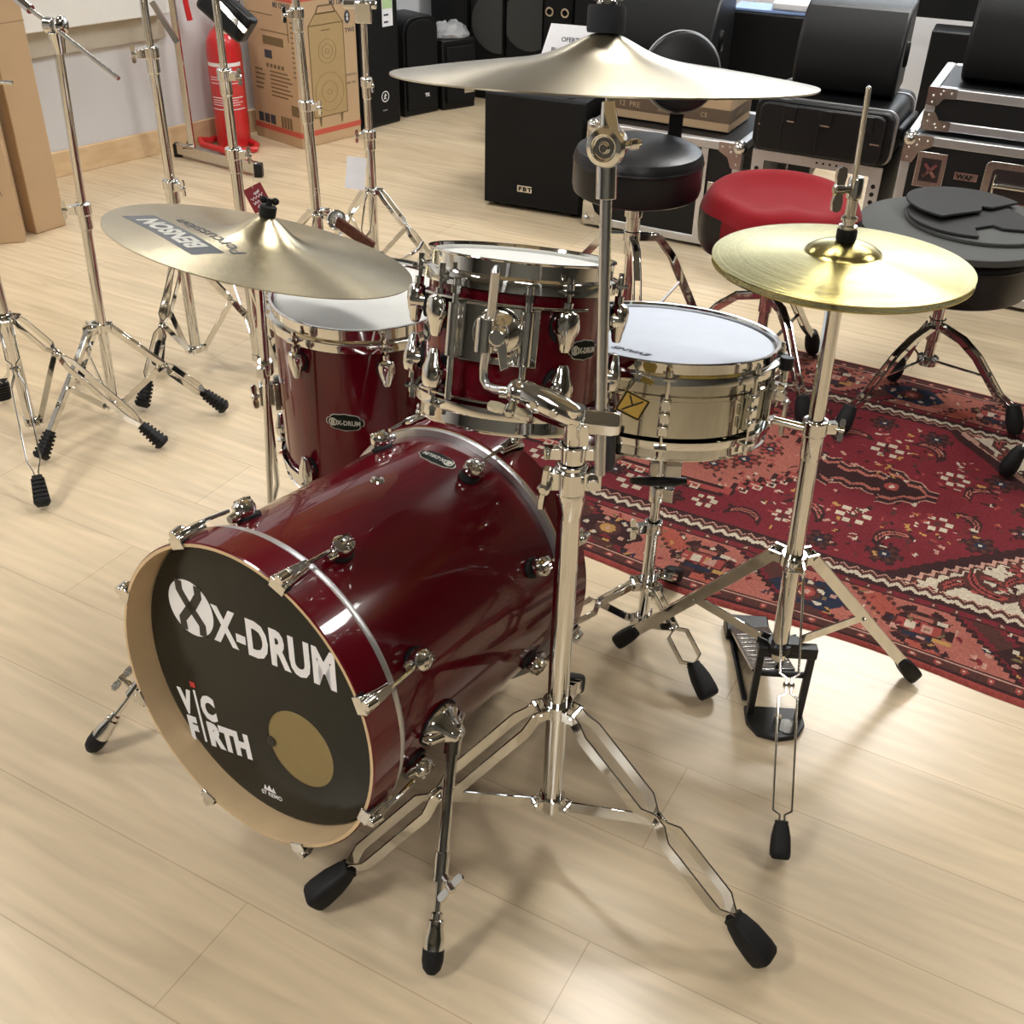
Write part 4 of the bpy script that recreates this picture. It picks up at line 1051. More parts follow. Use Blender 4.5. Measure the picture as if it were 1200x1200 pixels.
def hang_tag(label, px_c, w, h, mat_, string_to, rot=0., words=None):
    p = V(px_c); m = frame(p, V((.1, -1, .25)), V((1, .05, 0))) @ MX.Rotation(rot, 4, 'Z')
    b = MB(); b.prism([(-w/2, -h/2), (w/2, -h/2), (w/2, h/2), (-w/2, h/2)], -.0005, .0005, m); t = b.build('hang_tag', mat_, None, p)
    tag(t, label, 'tag')
    b = MB(); b.tube([m @ V((0, h*.42, .001)), string_to], .0008, 6); b.build('string', WHITEPRINT, t)
    if words:
        b = MB()
        for k, (y0, x0, x1) in enumerate(((.012, -.004, .012), (.002, -.018, .018), (-.010, -.016, .014), (-.020, -.010, .016))):
            P = [m @ V((x0+(x1-x0)*i/14, y0+.0038*math.sin(i*1.9+k)+.0012*i*.2, .0010)) for i in range(15)]; b.tube(P, .0009, 6)
        b.build('script_print', PAPER, t)
    return t
hang_tag('dark red hang tag with white script beside the padded-arm stand', (-0.6964, 2.8800, 0.4681), .052, .066, REDTAG, V((-0.7010, 2.8800, 0.5291)), .45, True)
# stand before the printed speaker carton with a round ornate plate
B6 = (-0.6097, 3.2700, 0.2836)
s6, c6 = pole_stand('chrome stand with round ornate plate before the carton printed with a loudspeaker', B6, .30, .06, [(-0.3752, 3.3205), (-0.8658, 3.4303), (-0.5883, 2.9701)],
    [('lower_tube', .05, 0.6024, .0155), ('middle_tube', 0.5977, 0.8481, .0128), ('upper_tube', 0.8437, 1.12, .0105)],
    [(0.6119, .0155, .9, -.4), (0.8568, .0128, -.7, -.6)], 'double', .5, lean=(-.02, 0))
pc_ = V((-0.5369, 3.1600, 0.3155)); m_ = frame(pc_, (-.25, -1, .35))
b = MB(); b.lathe([(0, 0), (.030, 0), (.030, .006), (.026, .008), (.026, .006), (.019, .006), (.019, .008), (.015, .008), (.015, .006), (.006, .006), (.006, .012), (0, .012)], m_, 36)
b.build('round_plate', CHROME, s6)
b = MB(); e_ = V((-0.4246, 3.1000, 0.2575)); b.bar([pc_+V((0, -.01, 0)), e_], .034, .010, (.3, -.2, 1)); 
b.build('patterned_strap', mat('mottled dark red strap', (.10, .035, .025), .3, .6, var=.9, nscale=120), s6, bevel=.002)
b = MB(); b.bar([c6+Z0(.30), pc_+V((-.01, -.008, 0))], .018, .006, (0, 0, 1)); b.build('hinge_bracket', CHROME, s6)
# stand with white paper tag
B7 = (-0.4854, 3.5700, 0.2698)
s7, c7 = pole_stand('chrome stand with white paper tag, rightmost of the row by the black loudspeaker', B7, .275, .06, [(-0.2486, 3.4869), (-0.6659, 3.6924), (-0.5046, 3.2576)],
    [('lower_tube', .05, 0.4479, .0150), ('middle_tube', 0.4452, 0.6088, .0122), ('upper_tube', 0.6037, .95, .0098)],
    [(0.4532, .0150, -.8, -.4), (0.6113, .0122, .5, -.8)], 'double', .5, ribbed=False)
b = MB(); hd = V((-0.4747, 3.5000, 0.8261)); b.box(hd, (.05, .03, .06)); b.tube([hd+V((-.06, 0, .02)), hd+V((.04, 0, .02))], .012, 12); b.build('tilter', CHROME, s7, bevel=.004)
b = MB(); pA = V((-0.3135, 3.4500, 0.1478)); b.tube([pA, (-0.3224, 3.4200, 0.1357), (-0.3457, 3.4000, 0.1254), (-0.3788, 3.4200, 0.0996)], [.006, .006, .006, .005], 10); b.build('curved_strap', CHROME, s7)
hang_tag('white paper price tag hanging on the rightmost chrome stand', (-0.5246, 3.5000, 0.3513), .062, .098, PAPER, V((-0.5019, 3.5000, 0.4189)), -.12)
# chrome display rack post with a floor bar
rk = thing('display_rack', 'chrome square post with floor bar between the stands and the wall', 'rack', (-1.4196, 4.7964, 0.0000))
pb_ = V((-1.4196, 4.7964, 0.0000))
b = MB(); b.tube([pb_+V((0, 0, .03)), pb_+V((0, 0, 1.3))], .017, 4); b.build('post', STEEL, rk, bevel=.002)
r0_ = V((-1.4910, 4.8284, 0.0000)); r1_ = V((-1.0881, 4.5695, 0.0000))
b = MB(); b.bar([r0_+Z0(.035), r1_+Z0(.035)], .045, .03, (0, 0, 1)); b.build('floor_bar', STEEL, rk, bevel=.003)
for p in (r0_, r1_):
    b = MB(); b.box(p+Z0(.028), (.035, .035, .056)); b.build('end_cap', BLACKPLASTIC, rk, bevel=.004)
b = MB(); b.tube([pb_+V((.02, -.03, .05)), pb_+V((-.03, -.02, .05))], .012, 10); b.build('bolt', CHROME, rk)
b = MB(); b.bar([(-1.4518, 4.6400, 0.6496), (-1.3680, 4.6200, 0.5063)], .02, .02, (1, 0, 0)); b.build('side_arm', STEEL, rk)
# ------------------------------------------------------------------ background goods
def bfr(corner, dirx, z=0.):
    """frame with origin at a front-left floor corner: x along the front face, y away from the viewer, z up"""
    d = V((dirx[0], dirx[1], 0)).normalized(); y = V((-d.y, d.x, 0))
    m = MX((d, y, V((0, 0, 1)))).transposed().to_4x4(); m.translation = V((corner[0], corner[1], z)); return m
def bx(mb, m, x0, x1, y0, y1, z0, z1): return mb.box(((x0+x1)/2, (y0+y1)/2, (z0+z1)/2), (x1-x0, y1-y0, z1-z0), m)
def facem(m, x, z, y=0.): # text frame on the front face (reading left to right)
    return m @ MX.Translation((x, y-.0006, z)) @ MX.Rotation(PI/2, 4, 'X')
def sidem(m, w, y, z):   # text frame on the right-hand side face
    return m @ MX.Translation((w+.0006, y, z)) @ MX.Rotation(PI/2, 4, 'Z') @ MX.Rotation(PI/2, 4, 'X')
def center(m, w, d): return m @ V((w/2, d/2, 0))

# tall plain cartons at the far left
mB = bfr((-1.7390, 3.8268), (.55, .835))
o = MB(); bx(o, mB, 0, .128, 0, .34, 0, 1.35); cb = o.build('cardboard_carton', CARTON, None, center(mB, .12, .3), bevel=.004)
tag(cb, 'tall narrow brown carton standing against the wall behind the shorter carton', 'carton')
o = MB(); bx(o, mB, -.0008, .1288, -.0008, .3408, .93, .932); bx(o, mB, -.0008, .1288, -.0008, .3408, .70, .7015); o.build('fold_crease', CARTONPRINT, cb)
mA = bfr(V((-1.7518, 3.7476, 0.0000))-V((.30*.90, .30*.30, 0)), (.95, .31))
o = MB(); bx(o, mA, 0, .286, 0, .10, 0, .62); ca = o.build('cardboard_carton', CARTON, None, center(mA, .28, .1), bevel=.004)
tag(ca, 'shorter brown carton at the left picture edge in front of the taller one', 'carton')
o = MB(); text(o, 'TL', .02, facem(mA, .23, .17), ext=.0001); o.build('print', INKPRINT, ca)

# fire extinguisher
ep = V((-1.2948, 5.0326, 0.0000))
ex_t = thing('fire_extinguisher', 'red fire extinguisher with white label on the floor by the wall', 'fire extinguisher', ep)
b = MB(); b.lathe([(0, .0), (.070, 0), (.075, .006), (.075, .40), (.070, .44), (.052, .475), (.028, .495), (.022, .51), (0, .51)], MX.Translation(ep), 40); b.build('cylinder', EXTRED, ex_t)
b = MB(); b.tube([ep+Z0(.505), ep+Z0(.56)], .018, 16); b.bar([ep+V((-.03, -.02, .57)), ep+V((.10, -.06, .60))], .024, .01, (0, 1, 0)); b.bar([ep+V((-.02, -.02, .545)), ep+V((.09, -.06, .55))], .02, .008, (0, 1, 0)); b.build('valve_head', BLACKMETAL, ex_t)
b = MB(); b.lathe([(.0755, .17), (.0758, .172), (.0758, .36), (.0755, .362)], MX.Translation(ep), 24, -2.6, -.3)
lb = b.build('label_panel', mat('red label', (.60, .05, .05), .4), ex_t)
b = MB()
for z0, z1, a0, a1 in ((.345, .360, -2.55, -.35), (.30, .303, -2.4, -.5), (.29, .293, -2.4, -.7), (.275, .278, -2.4, -.6), (.215, .219, -2.45, -.45), (.205, .208, -2.4, -.8), (.195, .198, -2.4, -.5), (.185, .188, -2.4, -.7), (.166, .170, -2.55, -.35), (.235, .265, -1.65, -1.35)):
    b.lathe([(.0764, z0), (.0764, z1)], MX.Translation(ep), 14, a0, a1)
b.build('label_print', PAPER, lb)
b = MB(); hosep = [ep+V(p) for p in ((.02, -.02, .54), (-.07, -.05, .68), (-.105, -.07, .68), (-.115, -.08, .60), (-.105, -.085, .53))]; b.tube(hosep, .012, 12); b.build('hose', EXTRED, ex_t)
b = MB()
b.tube([ep+V((.075, -.01, .02)), ep+V((.115, -.06, .015)), ep+V((.12, -.12, .015)), ep+V((.06, -.16, .015)), ep+V((-.01, -.15, .015)), ep+V((-.06, -.12, .015)), ep+V((-.12, -.09, .02)), ep+V((-.14, -.05, .03)), ep+V((-.10, -.02, .02)), ep+V((-.09, .02, .02))], .0135, 12); 
b.build('coiled_hose', EXTRED, ex_t)

# printed loudspeaker carton (two visible faces)
cc0 = V((-0.9775, 4.9803, 0.0000))
mC = bfr(cc0, (.65, .76)); WC, DC, HC_ = .35, .325, .72
o = MB(); bx(o, mC, 0, WC, 0, DC, 0, HC_); ck = o.build('loudspeaker_carton', CARTON, None, center(mC, WC, DC), bevel=.003)
tag(ck, 'brown carton printed with a drawing of a loudspeaker beside the fire extinguisher', 'carton')
o = MB(); bx(o, mC, -.0007, WC+.0007, -.0007, DC+.0007, .045, .068); bx(o, mC, -.0007, WC+.0007, -.0007, DC+.0007, .60, .66)
o.build('red_stripe', CARTONRED, ck)
o = MB(); dz = .10
fill = [(.06, dz+.02), (.255, dz+.02), (.255, dz+.40), (.22, dz+.445), (.10, dz+.445), (.06, dz+.40)]
o.prism(fill, -.0002, .0006, facem(mC, .02, 0)); sf = o.build('printed_speaker', CARTONFACE, ck)
o = MB(); fm = facem(mC, .02, 0)
def outl(P, w, z=.0009):
    for p, q in zip(P, P[1:]+P[:1]): o.bar([fm @ V((*p, z)), fm @ V((*q, z))], w, .0008, fm.to_3x3() @ V((q[1]-p[1], p[0]-q[0], 0)))
outl(fill, .0035)
outl([(.06, dz+.40), (.255, dz+.40)], .0025)
for r_, cz in ((.082, dz+.12), (.045, dz+.12), (.012, dz+.12), (.05, dz+.29), (.03, dz+.29), (.01, dz+.29)):
    outl([(.157+r_*math.cos(2*PI*i/28), cz+r_*math.sin(2*PI*i/28)) for i in range(28)], .0014)
outl([(.105, dz+.445), (.12, dz+.475), (.20, dz+.475), (.215, dz+.445)], .006)
for x in (.095, .22): o.prism([(x-.008, dz+.02), (x+.008, dz+.02), (x+.003, dz-.02), (x-.003, dz-.02)], 0, .001, fm)
o.prism([(.13, dz+.375), (.18, dz+.375), (.18, dz+.379), (.13, dz+.379)], .0006, .0012, fm)
o.build('speaker_outline', CARTONPRINT, sf)
o = MB()
text(o, 'M3 12MHZ', .030, facem(mC, .205, .572), ext=.0002, fat=.0008, sx=.8)
text(o, 'TWS', .026, facem(mC, .285, .452), ext=.0002, fat=.0004)
fm = facem(mC, .302, .515)
o.lathe([(0, 0), (.016, 0), (.016, .0004), (0, .0004)], fm, 24, sy=1.7)
for i in range(2): text(o, 'AUX', .014, facem(mC, .28+.03*i, .27-.0*i), ext=.0002); text(o, 'MIC', .014, facem(mC, .28+.03*i, .235), ext=.0002)
o.build('lettering', INKPRINT, ck)
o = MB()
P = [(-.006, -.010), (.006, .008), (0, .016), (0, -.016), (.006, -.008), (-.006, .010)]
for p, q in zip(P, P[1:]): o.bar([fm @ V((*p, .0008)), fm @ V((*q, .0008))], .0022, .0008, fm.to_3x3() @ V((q[1]-p[1], p[0]-q[0], 0)))
o.build('wireless_mark', PAPER, ck)
# left face of that carton: plan drawing, text block and handling symbols
mL = bfr(cc0+(mC.to_3x3() @ V((0, DC, 0))), (mC.to_3x3() @ V((0, -1, 0))).xy)
o = MB(); 
for r in range(7): bx(o, mL, .14, .14+.16*(.7+.3*((r*37) % 10)/10), -.0008, 0, .20+.017*r, .206+.017*r)
for r in range(5): bx(o, mL, .035, .035+.07*(.7+.3*((r*53) % 10)/10), -.0008, 0, .22+.02*r, .227+.02*r)
for r in range(14): bx(o, mL, .305, .322, -.0008, 0, .30+.02*r, .306+.02*r)
bx(o, mL, .11, .25, -.0008, 0, .415, .45)
for i in range(5): bx(o, mL, .12+.026*i, .136+.026*i, -.0008, 0, .32, .336)
bx(o, mL, .02, .19, -.0008, 0, .535, .539); bx(o, mL, .285, .29, -.0008, 0, .44, .57); bx(o, mL, .1, .29, -.0008, 0, .47, .474)
bx(o, mL, .27, .32, -.0008, 0, .135, .18)
for i in range(4): bx(o, mL, .19+.02*i, .205+.02*i, -.0008, 0, .05+.02, .12)
o.build('plan_print', CARTONPRINT, ck)
o = MB(); bx(o, mL, .115, .165, -.0009, 0, .358, .392)
o.build('plan_print', INKPRINT, ck)
for i in range(3):
    o = MB(); bx(o, mL, .03+.042*i, .065+.042*i, -.0009, 0, .075, .115); o.build('handling_symbol', INKPRINT, ck)
o = MB(); text(o, 'M3 12MHZ', .030, facem(mL, .20, .572), ext=.0002, fat=.0008, sx=.8)
o.build('lettering', INKPRINT, ck)

# row of loudspeakers along the left wall
def cab(label, corner, dirx, w, d, h, logo=None, top_r=0., group='black loudspeakers along the wall', z=0., grille=True):
    m = bfr(corner, dirx, z); t = thing('loudspeaker', label, 'loudspeaker', center(m, w, d), group)
    o = MB()
    if top_r:
        pts = [(0, 0), (w, 0), (w, h-top_r)]+[(w-top_r+top_r*math.cos(a), h-top_r+top_r*math.sin(a)) for a in (PI/8, PI/4, 3*PI/8, PI/2)]+[(top_r+top_r*math.cos(a), h-top_r+top_r*math.sin(a)) for a in (PI/2, 5*PI/8, 3*PI/4, 7*PI/8)]+[(0, h-top_r)]
        o.prism(pts, -d, 0, facem(m, 0, 0))
    else: bx(o, m, 0, w, 0, d, 0, h)
    o.build('cabinet', SPEAKER, t, bevel=.008, seg=3)
    if grille:
        g = MB(); e = .014
        if top_r: g.prism([(e, e*2), (w-e, e*2), (w-e, h-top_r)]+[(w/2+(w/2-e)*math.cos(a), h-top_r+(top_r-e)*math.sin(a)) for a in (PI/6, PI/3, PI/2, 2*PI/3, 5*PI/6)]+[(e, h-top_r)], 0, .012, facem(m, 0, 0))
        else: bx(g, m, e, w-e, -.008, .0, e*1.5, h-e)
        g.build('grille', GRILLE, t, bevel=.005, seg=2)
    return t, m
t, m = cab('tall black loudspeaker with round white emblem and paper stickers', V((-0.7224, 5.3314, 0.0000))-V((.62, .78, 0))*.06, (.62, .78), .275, .24, .80)
o = MB(); fm = facem(m, .165, .135, -.008); o.lathe([(.021, .0006), (.025, .0006), (.025, .0012), (.021, .0012)], fm, 28)
for P in ([(-.003, .013), (.004, .012), (.004, .006), (-.003, .006)], [(-.010, .004), (.007, .008), (.009, .004), (-.002, .0), (.006, -.008), (.002, -.014), (-.002, -.007), (-.008, -.013), (-.011, -.010), (-.004, -.002)]): o.prism(P, .0006, .0012, fm)
text(o, 'MACKIE', .008, facem(m, .147, .07, -.008), ext=.0002); o.build('emblem', WHITEPRINT, t)
for nm, x0, x1, z0, z1, mt_ in (('sticker', .012, .105, .475, .72, STICKBLUE), ('sticker', .165, .232, .44, .75, PAPER)):
    o = MB(); bx(o, m, x0, x1, -.0095, -.008, z0, z1); s = o.build(nm, mt_, t)
    o = MB()
    if x0 < .1: bx(o, m, .05, .07, -.0102, -.0095, .50, .56); bx(o, m, .035, .09, -.0102, -.0095, .58, .60); bx(o, m, .03, .09, -.0102, -.0095, .65, .67)
    else:
        for r in range(9): bx(o, m, .175, .175+.045*(.6+.4*((r*29) % 7)/7), -.0102, -.0095, .455+.03*r, .463+.03*r)
    o.build('sticker_print', INKPRINT, s)
    if x0 > .1:
        o = MB(); bx(o, m, .168, .229, -.0104, -.0095, .515, .575); o.build('green_panel', STICKGREEN, s)
t, m = cab('black loudspeaker with arched grille and small white logo between tall and small speaker', (-0.5745, 5.5639), (.72, .70), .215, .18, .455, top_r=.07)
o = MB(); text(o, 'TK', .022, facem(m, .12, .085, -.012), ext=.0004, fat=.0008); o.build('lettering', WHITEPRINT, t)
t, m = cab('small black loudspeaker carrying a plastic bag on its top', (-0.3999, 5.7134), (.80, .60), .195, .17, .33, grille=False)
o = MB(); o.prism([(.02, .03), (.185, .03), (.195, .10), (.185, .30), (.02, .30)], -.0, .015, facem(m, 0, 0)); o.build('grille', GRILLE, t, bevel=.006)
o = MB(); bx(o, m, .12, .18, -.017, -.015, .075, .095); o.build('name_plate', STEEL, t)
mbag = m @ MX.Translation((.105, .085, .331))
random.seed(3); o = MB(); N = 22; K = 8; vs = []; fs = []
for j in range(K+1):
    for i in range(N):
        a = 2*PI*i/N; f = 1-(j/K)**2*.75; h = .062*math.sin(PI/2*j/K)*(1+.15*math.sin(3*a)); q = 1+random.uniform(-.10, .10)
        vs.append((.095*f*q*math.cos(a), .085*f*q*math.sin(a), max(0.0015, h+random.uniform(-.006, .006) if j else .0015)))
for j in range(K):
    for i in range(N): fs.append([j*N+i, j*N+(i+1) % N, (j+1)*N+(i+1) % N, (j+1)*N+i])
fs.append([K*N+i for i in range(N)]); fs.append([i for i in range(N)][::-1])
o.add(vs, fs, mbag); tag(o.build('plastic_bag', CLEARBAG, None, mbag.translation, angle=20), 'crumpled clear plastic bag lying on the small black loudspeaker', 'bag')
# big speakers at the very back
def bigcab(label, corner, w, h, cx, cz, r, slot, dirx=(.93, -.37), d=.25):
    t, m = cab(label, corner, dirx, w, d, h, group=None, grille=False)
    g = MB(); bx(g, m, .006, w-.006, -.008, .0, .02, h-.01); gg = g.build('grille', GRILLE, t, bevel=.003)
    if r:
        g = MB(); P = []
        for i in range(48):
            a = 2*PI*i/48; x = min(w-.008, max(.008, cx+r*math.cos(a))); P.append((x, cz+r*math.sin(a)))
        g.prism(P, .008, .014, facem(m, 0, 0)); g.build('cone_disc', GREYGRILLE, t)
        g = MB(); bx(g, m, .03, w-.03, -.016, -.008, slot, slot+.010); g.build('port_lip', STEEL, t)
    return t, m
bigcab('tall black loudspeaker at the back just right of the plastic bag', (-0.2768, 6.0200), .19, .78, .16, .375, .145, .535)
bigcab('second tall black loudspeaker at the back with full round cone', (-0.0925, 5.9300), .205, .80, .13, .40, .14, .59)
bigcab('narrow black speaker column behind the small loudspeaker', (-0.4813, 6.0800), .2, .80, .1, .4, 0, 0, d=.12)
t, m = bigcab('black speaker column at the back with two small fittings', (0.0928, 5.8200), .155, .86, .1, .4, 0, 0)
o = MB(); 
for x in (.035, .115): ring(o, m @ V((x, -.012, .40)), .014, .022, .012, frame(m @ V((x, -.014, .46)), m.to_3x3() @ V((0, -1, 0))))
o.build('jack_ring', STEEL, t)
t, m = bigcab('black speaker cabinet at the back with tiny white label', (0.2344, 5.7000), .25, .86, .1, .4, 0, 0)
o = MB(); bx(o, m, .015, .045, -.0095, -.008, .615, .63); o.build('label_print', WHITEPRINT, t)
# A4 price sheet leaning on a black box behind the boom cymbal
psm = bfr((0.0481, 5.0500), (.95, -.30)) @ MX.Translation((0, 0, 0.4105-.05))
o = MB(); bx(o, psm, -.06, .42, .045, .30, -(psm.translation.z), .0); pbx = o.build('equipment_box', SPEAKER, None, psm @ V((.18, .17, -psm.translation.z)), bevel=.006)
tag(pbx, 'black equipment box behind the boom cymbal with a price sheet on top', 'box')
psl = psm @ MX.Translation((.0, .05, .003)) @ MX.Rotation(math.radians(-22), 4, 'X')
o = MB(); o.prism([(0, 0), (.297, 0), (.307, .17), (.035, .17)], -.0006, .0006, psl @ MX.Rotation(PI/2, 4, 'X'))
ps = o.build('price_sheet', PAPER, None, psl.translation); tag(ps, 'white price sheet with black lettering propped behind the boom cymbal', 'sign')
o = MB(); text(o, 'OFERTA', .026, psl @ MX.Translation((.09, -.0012, .10)) @ MX.Rotation(PI/2, 4, 'X'), ext=.0002, fat=.0006); text(o, 'BI-AMP', .026, psl @ MX.Translation((.05, -.0012, .055)) @ MX.Rotation(PI/2, 4, 'X'), ext=.0002, fat=.0006); o.build('lettering', INKPRINT, ps)

# subwoofer on the floor
mS = bfr((-0.1462, 4.2847), (.929, -.37))
sub = thing('subwoofer', 'black subwoofer box with silver name plate on the floor left of the flight case', 'subwoofer', center(mS, .405, .44))
o = MB(); bx(o, mS, 0, .405, .012, .44, .012, .432); o.build('cabinet', SPEAKER, sub, bevel=.006)
o = MB(); bx(o, mS, .004, .401, 0, .012, .016, .428); o.build('grille', GRILLE, sub, bevel=.006)
o = MB(); bx(o, mS, .145, .205, -.003, 0, .075, .100); npn = o.build('name_plate', STEEL, sub)
o = MB(); text(o, 'F', .021, facem(mS, .150, .080, -.003), ext=.0003, fat=.001, sx=1.3); text(o, 'B', .021, facem(mS, .168, .080, -.003), ext=.0003, fat=.001, sx=1.3); text(o, 'T', .021, facem(mS, .188, .080, -.003), ext=.0003, fat=.001, sx=1.3); o.build('lettering', BLACKPLASTIC, npn)
o = MB(); o.lathe([(0, .4325), (.016, .4325), (.016, .4345), (0, .4345)], mS @ MX.Translation((.33, .05, 0)), 20); o.lathe([(0, .4325), (.016, .4325), (.016, .4345), (0, .4345)], mS @ MX.Translation((.05, .05, 0)), 20); o.build('pole_socket', BLACKPLASTIC, sub)
for x in (.04, .365):
    for y in (.05, .40):
        o = MB(); o.lathe([(0, 0), (.014, 0), (.016, .012), (0, .012)], mS @ MX.Translation((x, y, 0)), 14); o.build('rubber_foot', RUBBER, sub)

def flight_case(label, m, w, d, h, latches=(), handle=None, logo=None, z0=.012, group=None, side=True):
    t = thing('flight_case', label, 'flight case', m @ V((w/2, d/2, 0)), group)
    o = MB(); bx(o, m, .004, w-.004, .004, d-.004, z0+.004, h-.004); o.build('panel', CASEBLACK, t)
    e = .030; f = MB()
    for x0, x1 in ((0, e), (w-e, w)):
        for y0, y1 in ((0, e), (d-e, d)): bx(f, m, x0, x1, y0, y1, z0, h)
        for q0, q1 in ((z0, z0+e), (h-e, h)): bx(f, m, x0, x1, e, d-e, q0, q1)
    for y0, y1 in ((0, e), (d-e, d)):
        for q0, q1 in ((z0, z0+e), (h-e, h)): bx(f, m, e, w-e, y0, y1, q0, q1)
    f.build('aluminium_edge', ALU, t, bevel=.004)
    for x in (.016, w-.016):
        for z in (z0+.016, h-.016):
            for y in (.016, d-.016): MB().ball((0, 0, 0), min(.026, (h-z0)*.15), m @ MX.Translation((x, y, z)), 16, 10).build('ball_corner', STEEL, t)
    for x, sx in ((0, 1), (w, -1)):
        for z, sz in ((z0, 1), (h, -1)):
            k = min(1., (h-z0)/.20)
            P = [(0, 0), (.085, 0), (.085, .03), (.05, .05*k), (.035, .085*k), (0, .085*k)]
            P = [(x+sx*a, z+sz*b) for a, b in P]
            if sx*sz < 0: P = P[::-1]
            o = MB(); o.prism(P, .0, .003, facem(m, 0, 0))
            for a, b in ((.07, .015), (.04, .030*k), (.018, .07*k), (.018, .04*k), (.045, .014*k)): o.ball((0, 0, 0), .0042, m @ MX.Translation((x+sx*a, -.003, z+sz*b)), 8, 6)
            o.build('corner_plate', STEEL, t)
    for lx, lz in latches:
        o = MB(); bx(o, m, lx-.045, lx+.045, -.004, .0, lz-.055, lz+.055)
        k = o.build('latch', STEEL, t, bevel=.003)
        o = MB(); bx(o, m, lx-.030, lx+.030, -.0045, -.004, lz-.036, lz+.036); o.build('latch_dish', mat('dark recess', (.04, .03, .03), .4, .5), k)
        o = MB(); b_ = m @ V((lx, -.005, lz)); o.bar([m @ V((lx-.018, -.0065, lz-.02)), m @ V((lx+.018, -.0065, lz+.02))], .010, .004, m.to_3x3() @ V((.7, 0, -.7))); o.bar([m @ V((lx-.018, -.0065, lz+.02)), m @ V((lx+.018, -.0065, lz-.02))], .010, .004, m.to_3x3() @ V((.7, 0, .7)))
        o.build('butterfly_key', CHROME, k)
    if handle:
        hx, hz_, hw, hh2 = handle
        o = MB(); r = .018
        P = [(hx-hw/2+(r if a in (1, 2) else 0)*0, 0) for a in ()]
        out = []; 
        for cx, cz, a0 in ((hx+hw/2-r, hz_+hh2/2-r, 0), (hx-hw/2+r, hz_+hh2/2-r, PI/2), (hx-hw/2+r, hz_-hh2/2+r, PI), (hx+hw/2-r, hz_-hh2/2+r, 1.5*PI)):
            out += [(cx+r*math.cos(a0+i*PI/8), cz+r*math.sin(a0+i*PI/8)) for i in range(5)]
        o.prism(out, 0, .004, facem(m, 0, 0)); k = o.build('recessed_handle', STEEL, t, bevel=.0015)
        inn = [(hx+(a-hx)*.78, hz_+(b-hz_)*.70) for a, b in out]
        o = MB(); o.prism(inn, .004, .0045, facem(m, 0, 0)); o.build('handle_dish', mat('dark recess', (.04, .03, .03), .4, .5), k)
        o = MB(); o.tube([m @ V((hx-hw*.33, -.012, hz_)), m @ V((hx+hw*.33, -.012, hz_))], .008, 12); o.tube([m @ V((hx-hw*.33, -.003, hz_+hh2*.22)), m @ V((hx-hw*.33, -.012, hz_)), m @ V((hx-hw*.33, -.003, hz_-hh2*.22))], .004, 8); o.tube([m @ V((hx+hw*.33, -.003, hz_+hh2*.22)), m @ V((hx+hw*.33, -.012, hz_)), m @ V((hx+hw*.33, -.003, hz_-hh2*.22))], .004, 8)
        o.build('grip', CHROME, k)
    if logo:
        lx, lz = logo; o = MB(); bx(o, m, lx-.035, lx+.035, -.003, 0, lz-.012, lz+.012); k = o.build('name_plate', STEEL, t)
        o = MB(); text(o, 'WAF', .020, facem(m, lx-.028, lz-.008, -.003) , ext=.0003, fat=.001, sx=1.1); o.build('lettering', BLACKPLASTIC, k)
    return t
# low flight case behind the stools
mF = bfr((0.2370, 4.0768), (.894, -.448)); WF = .58
flight_case('black flight case with aluminium edges on the floor behind the black stools', mF, WF, .46, .385, [(.515, .19)], (.255, .19, .28, .11))
f = MB(); bx(f, mF, .435, .46, -.002, 0, .04, .355); bx(f, mF, .12, .13, -.002, 0, .04, .355) if False else None
tag(f.build('panel_trim', ALU, [x for x in bpy.data.objects if x.name == 'flight_case'][0]), 'vertical aluminium strip')
# small branded carton on it
mK = bfr((mF @ V((.02, .11, 0))).xy, (.894, -.448), .386)
o = MB(); bx(o, mK, .0, .47, 0, .24, 0, .155); sk = o.build('small_carton', CARTON, None, mK @ V((.2, .12, 0)), bevel=.003)
tag(sk, 'small brown carton with dark printed band on the low flight case', 'carton')
o = MB(); bx(o, mK, -.0006, .4706, -.0006, .2406, .030, .075); bd = o.build('printed_band', CARTONDARK, sk)
o = MB(); text(o, '12  PRE', .026, facem(mK, .05, .043), ext=.0002); text(o, 'PLASTIC', .014, facem(mK, .20, .056), ext=.0002); text(o, 'MONITOR', .014, facem(mK, .20, .038), ext=.0002); text(o, 'CE', .022, facem(mK, .36, .043), ext=.0002)
text(o, 'PLASTIC', .02, sidem(mK, .4706, .06, .044), ext=.0002); o.build('lettering', CARTON, bd)
o = MB(); text(o, 'III', .02, facem(mK, .40, .105), ext=.0002, fat=.001); text(o, 'U', .024, sidem(mK, .47, .08, .10), ext=.0002); o.build('print', CARTONDARK, sk)

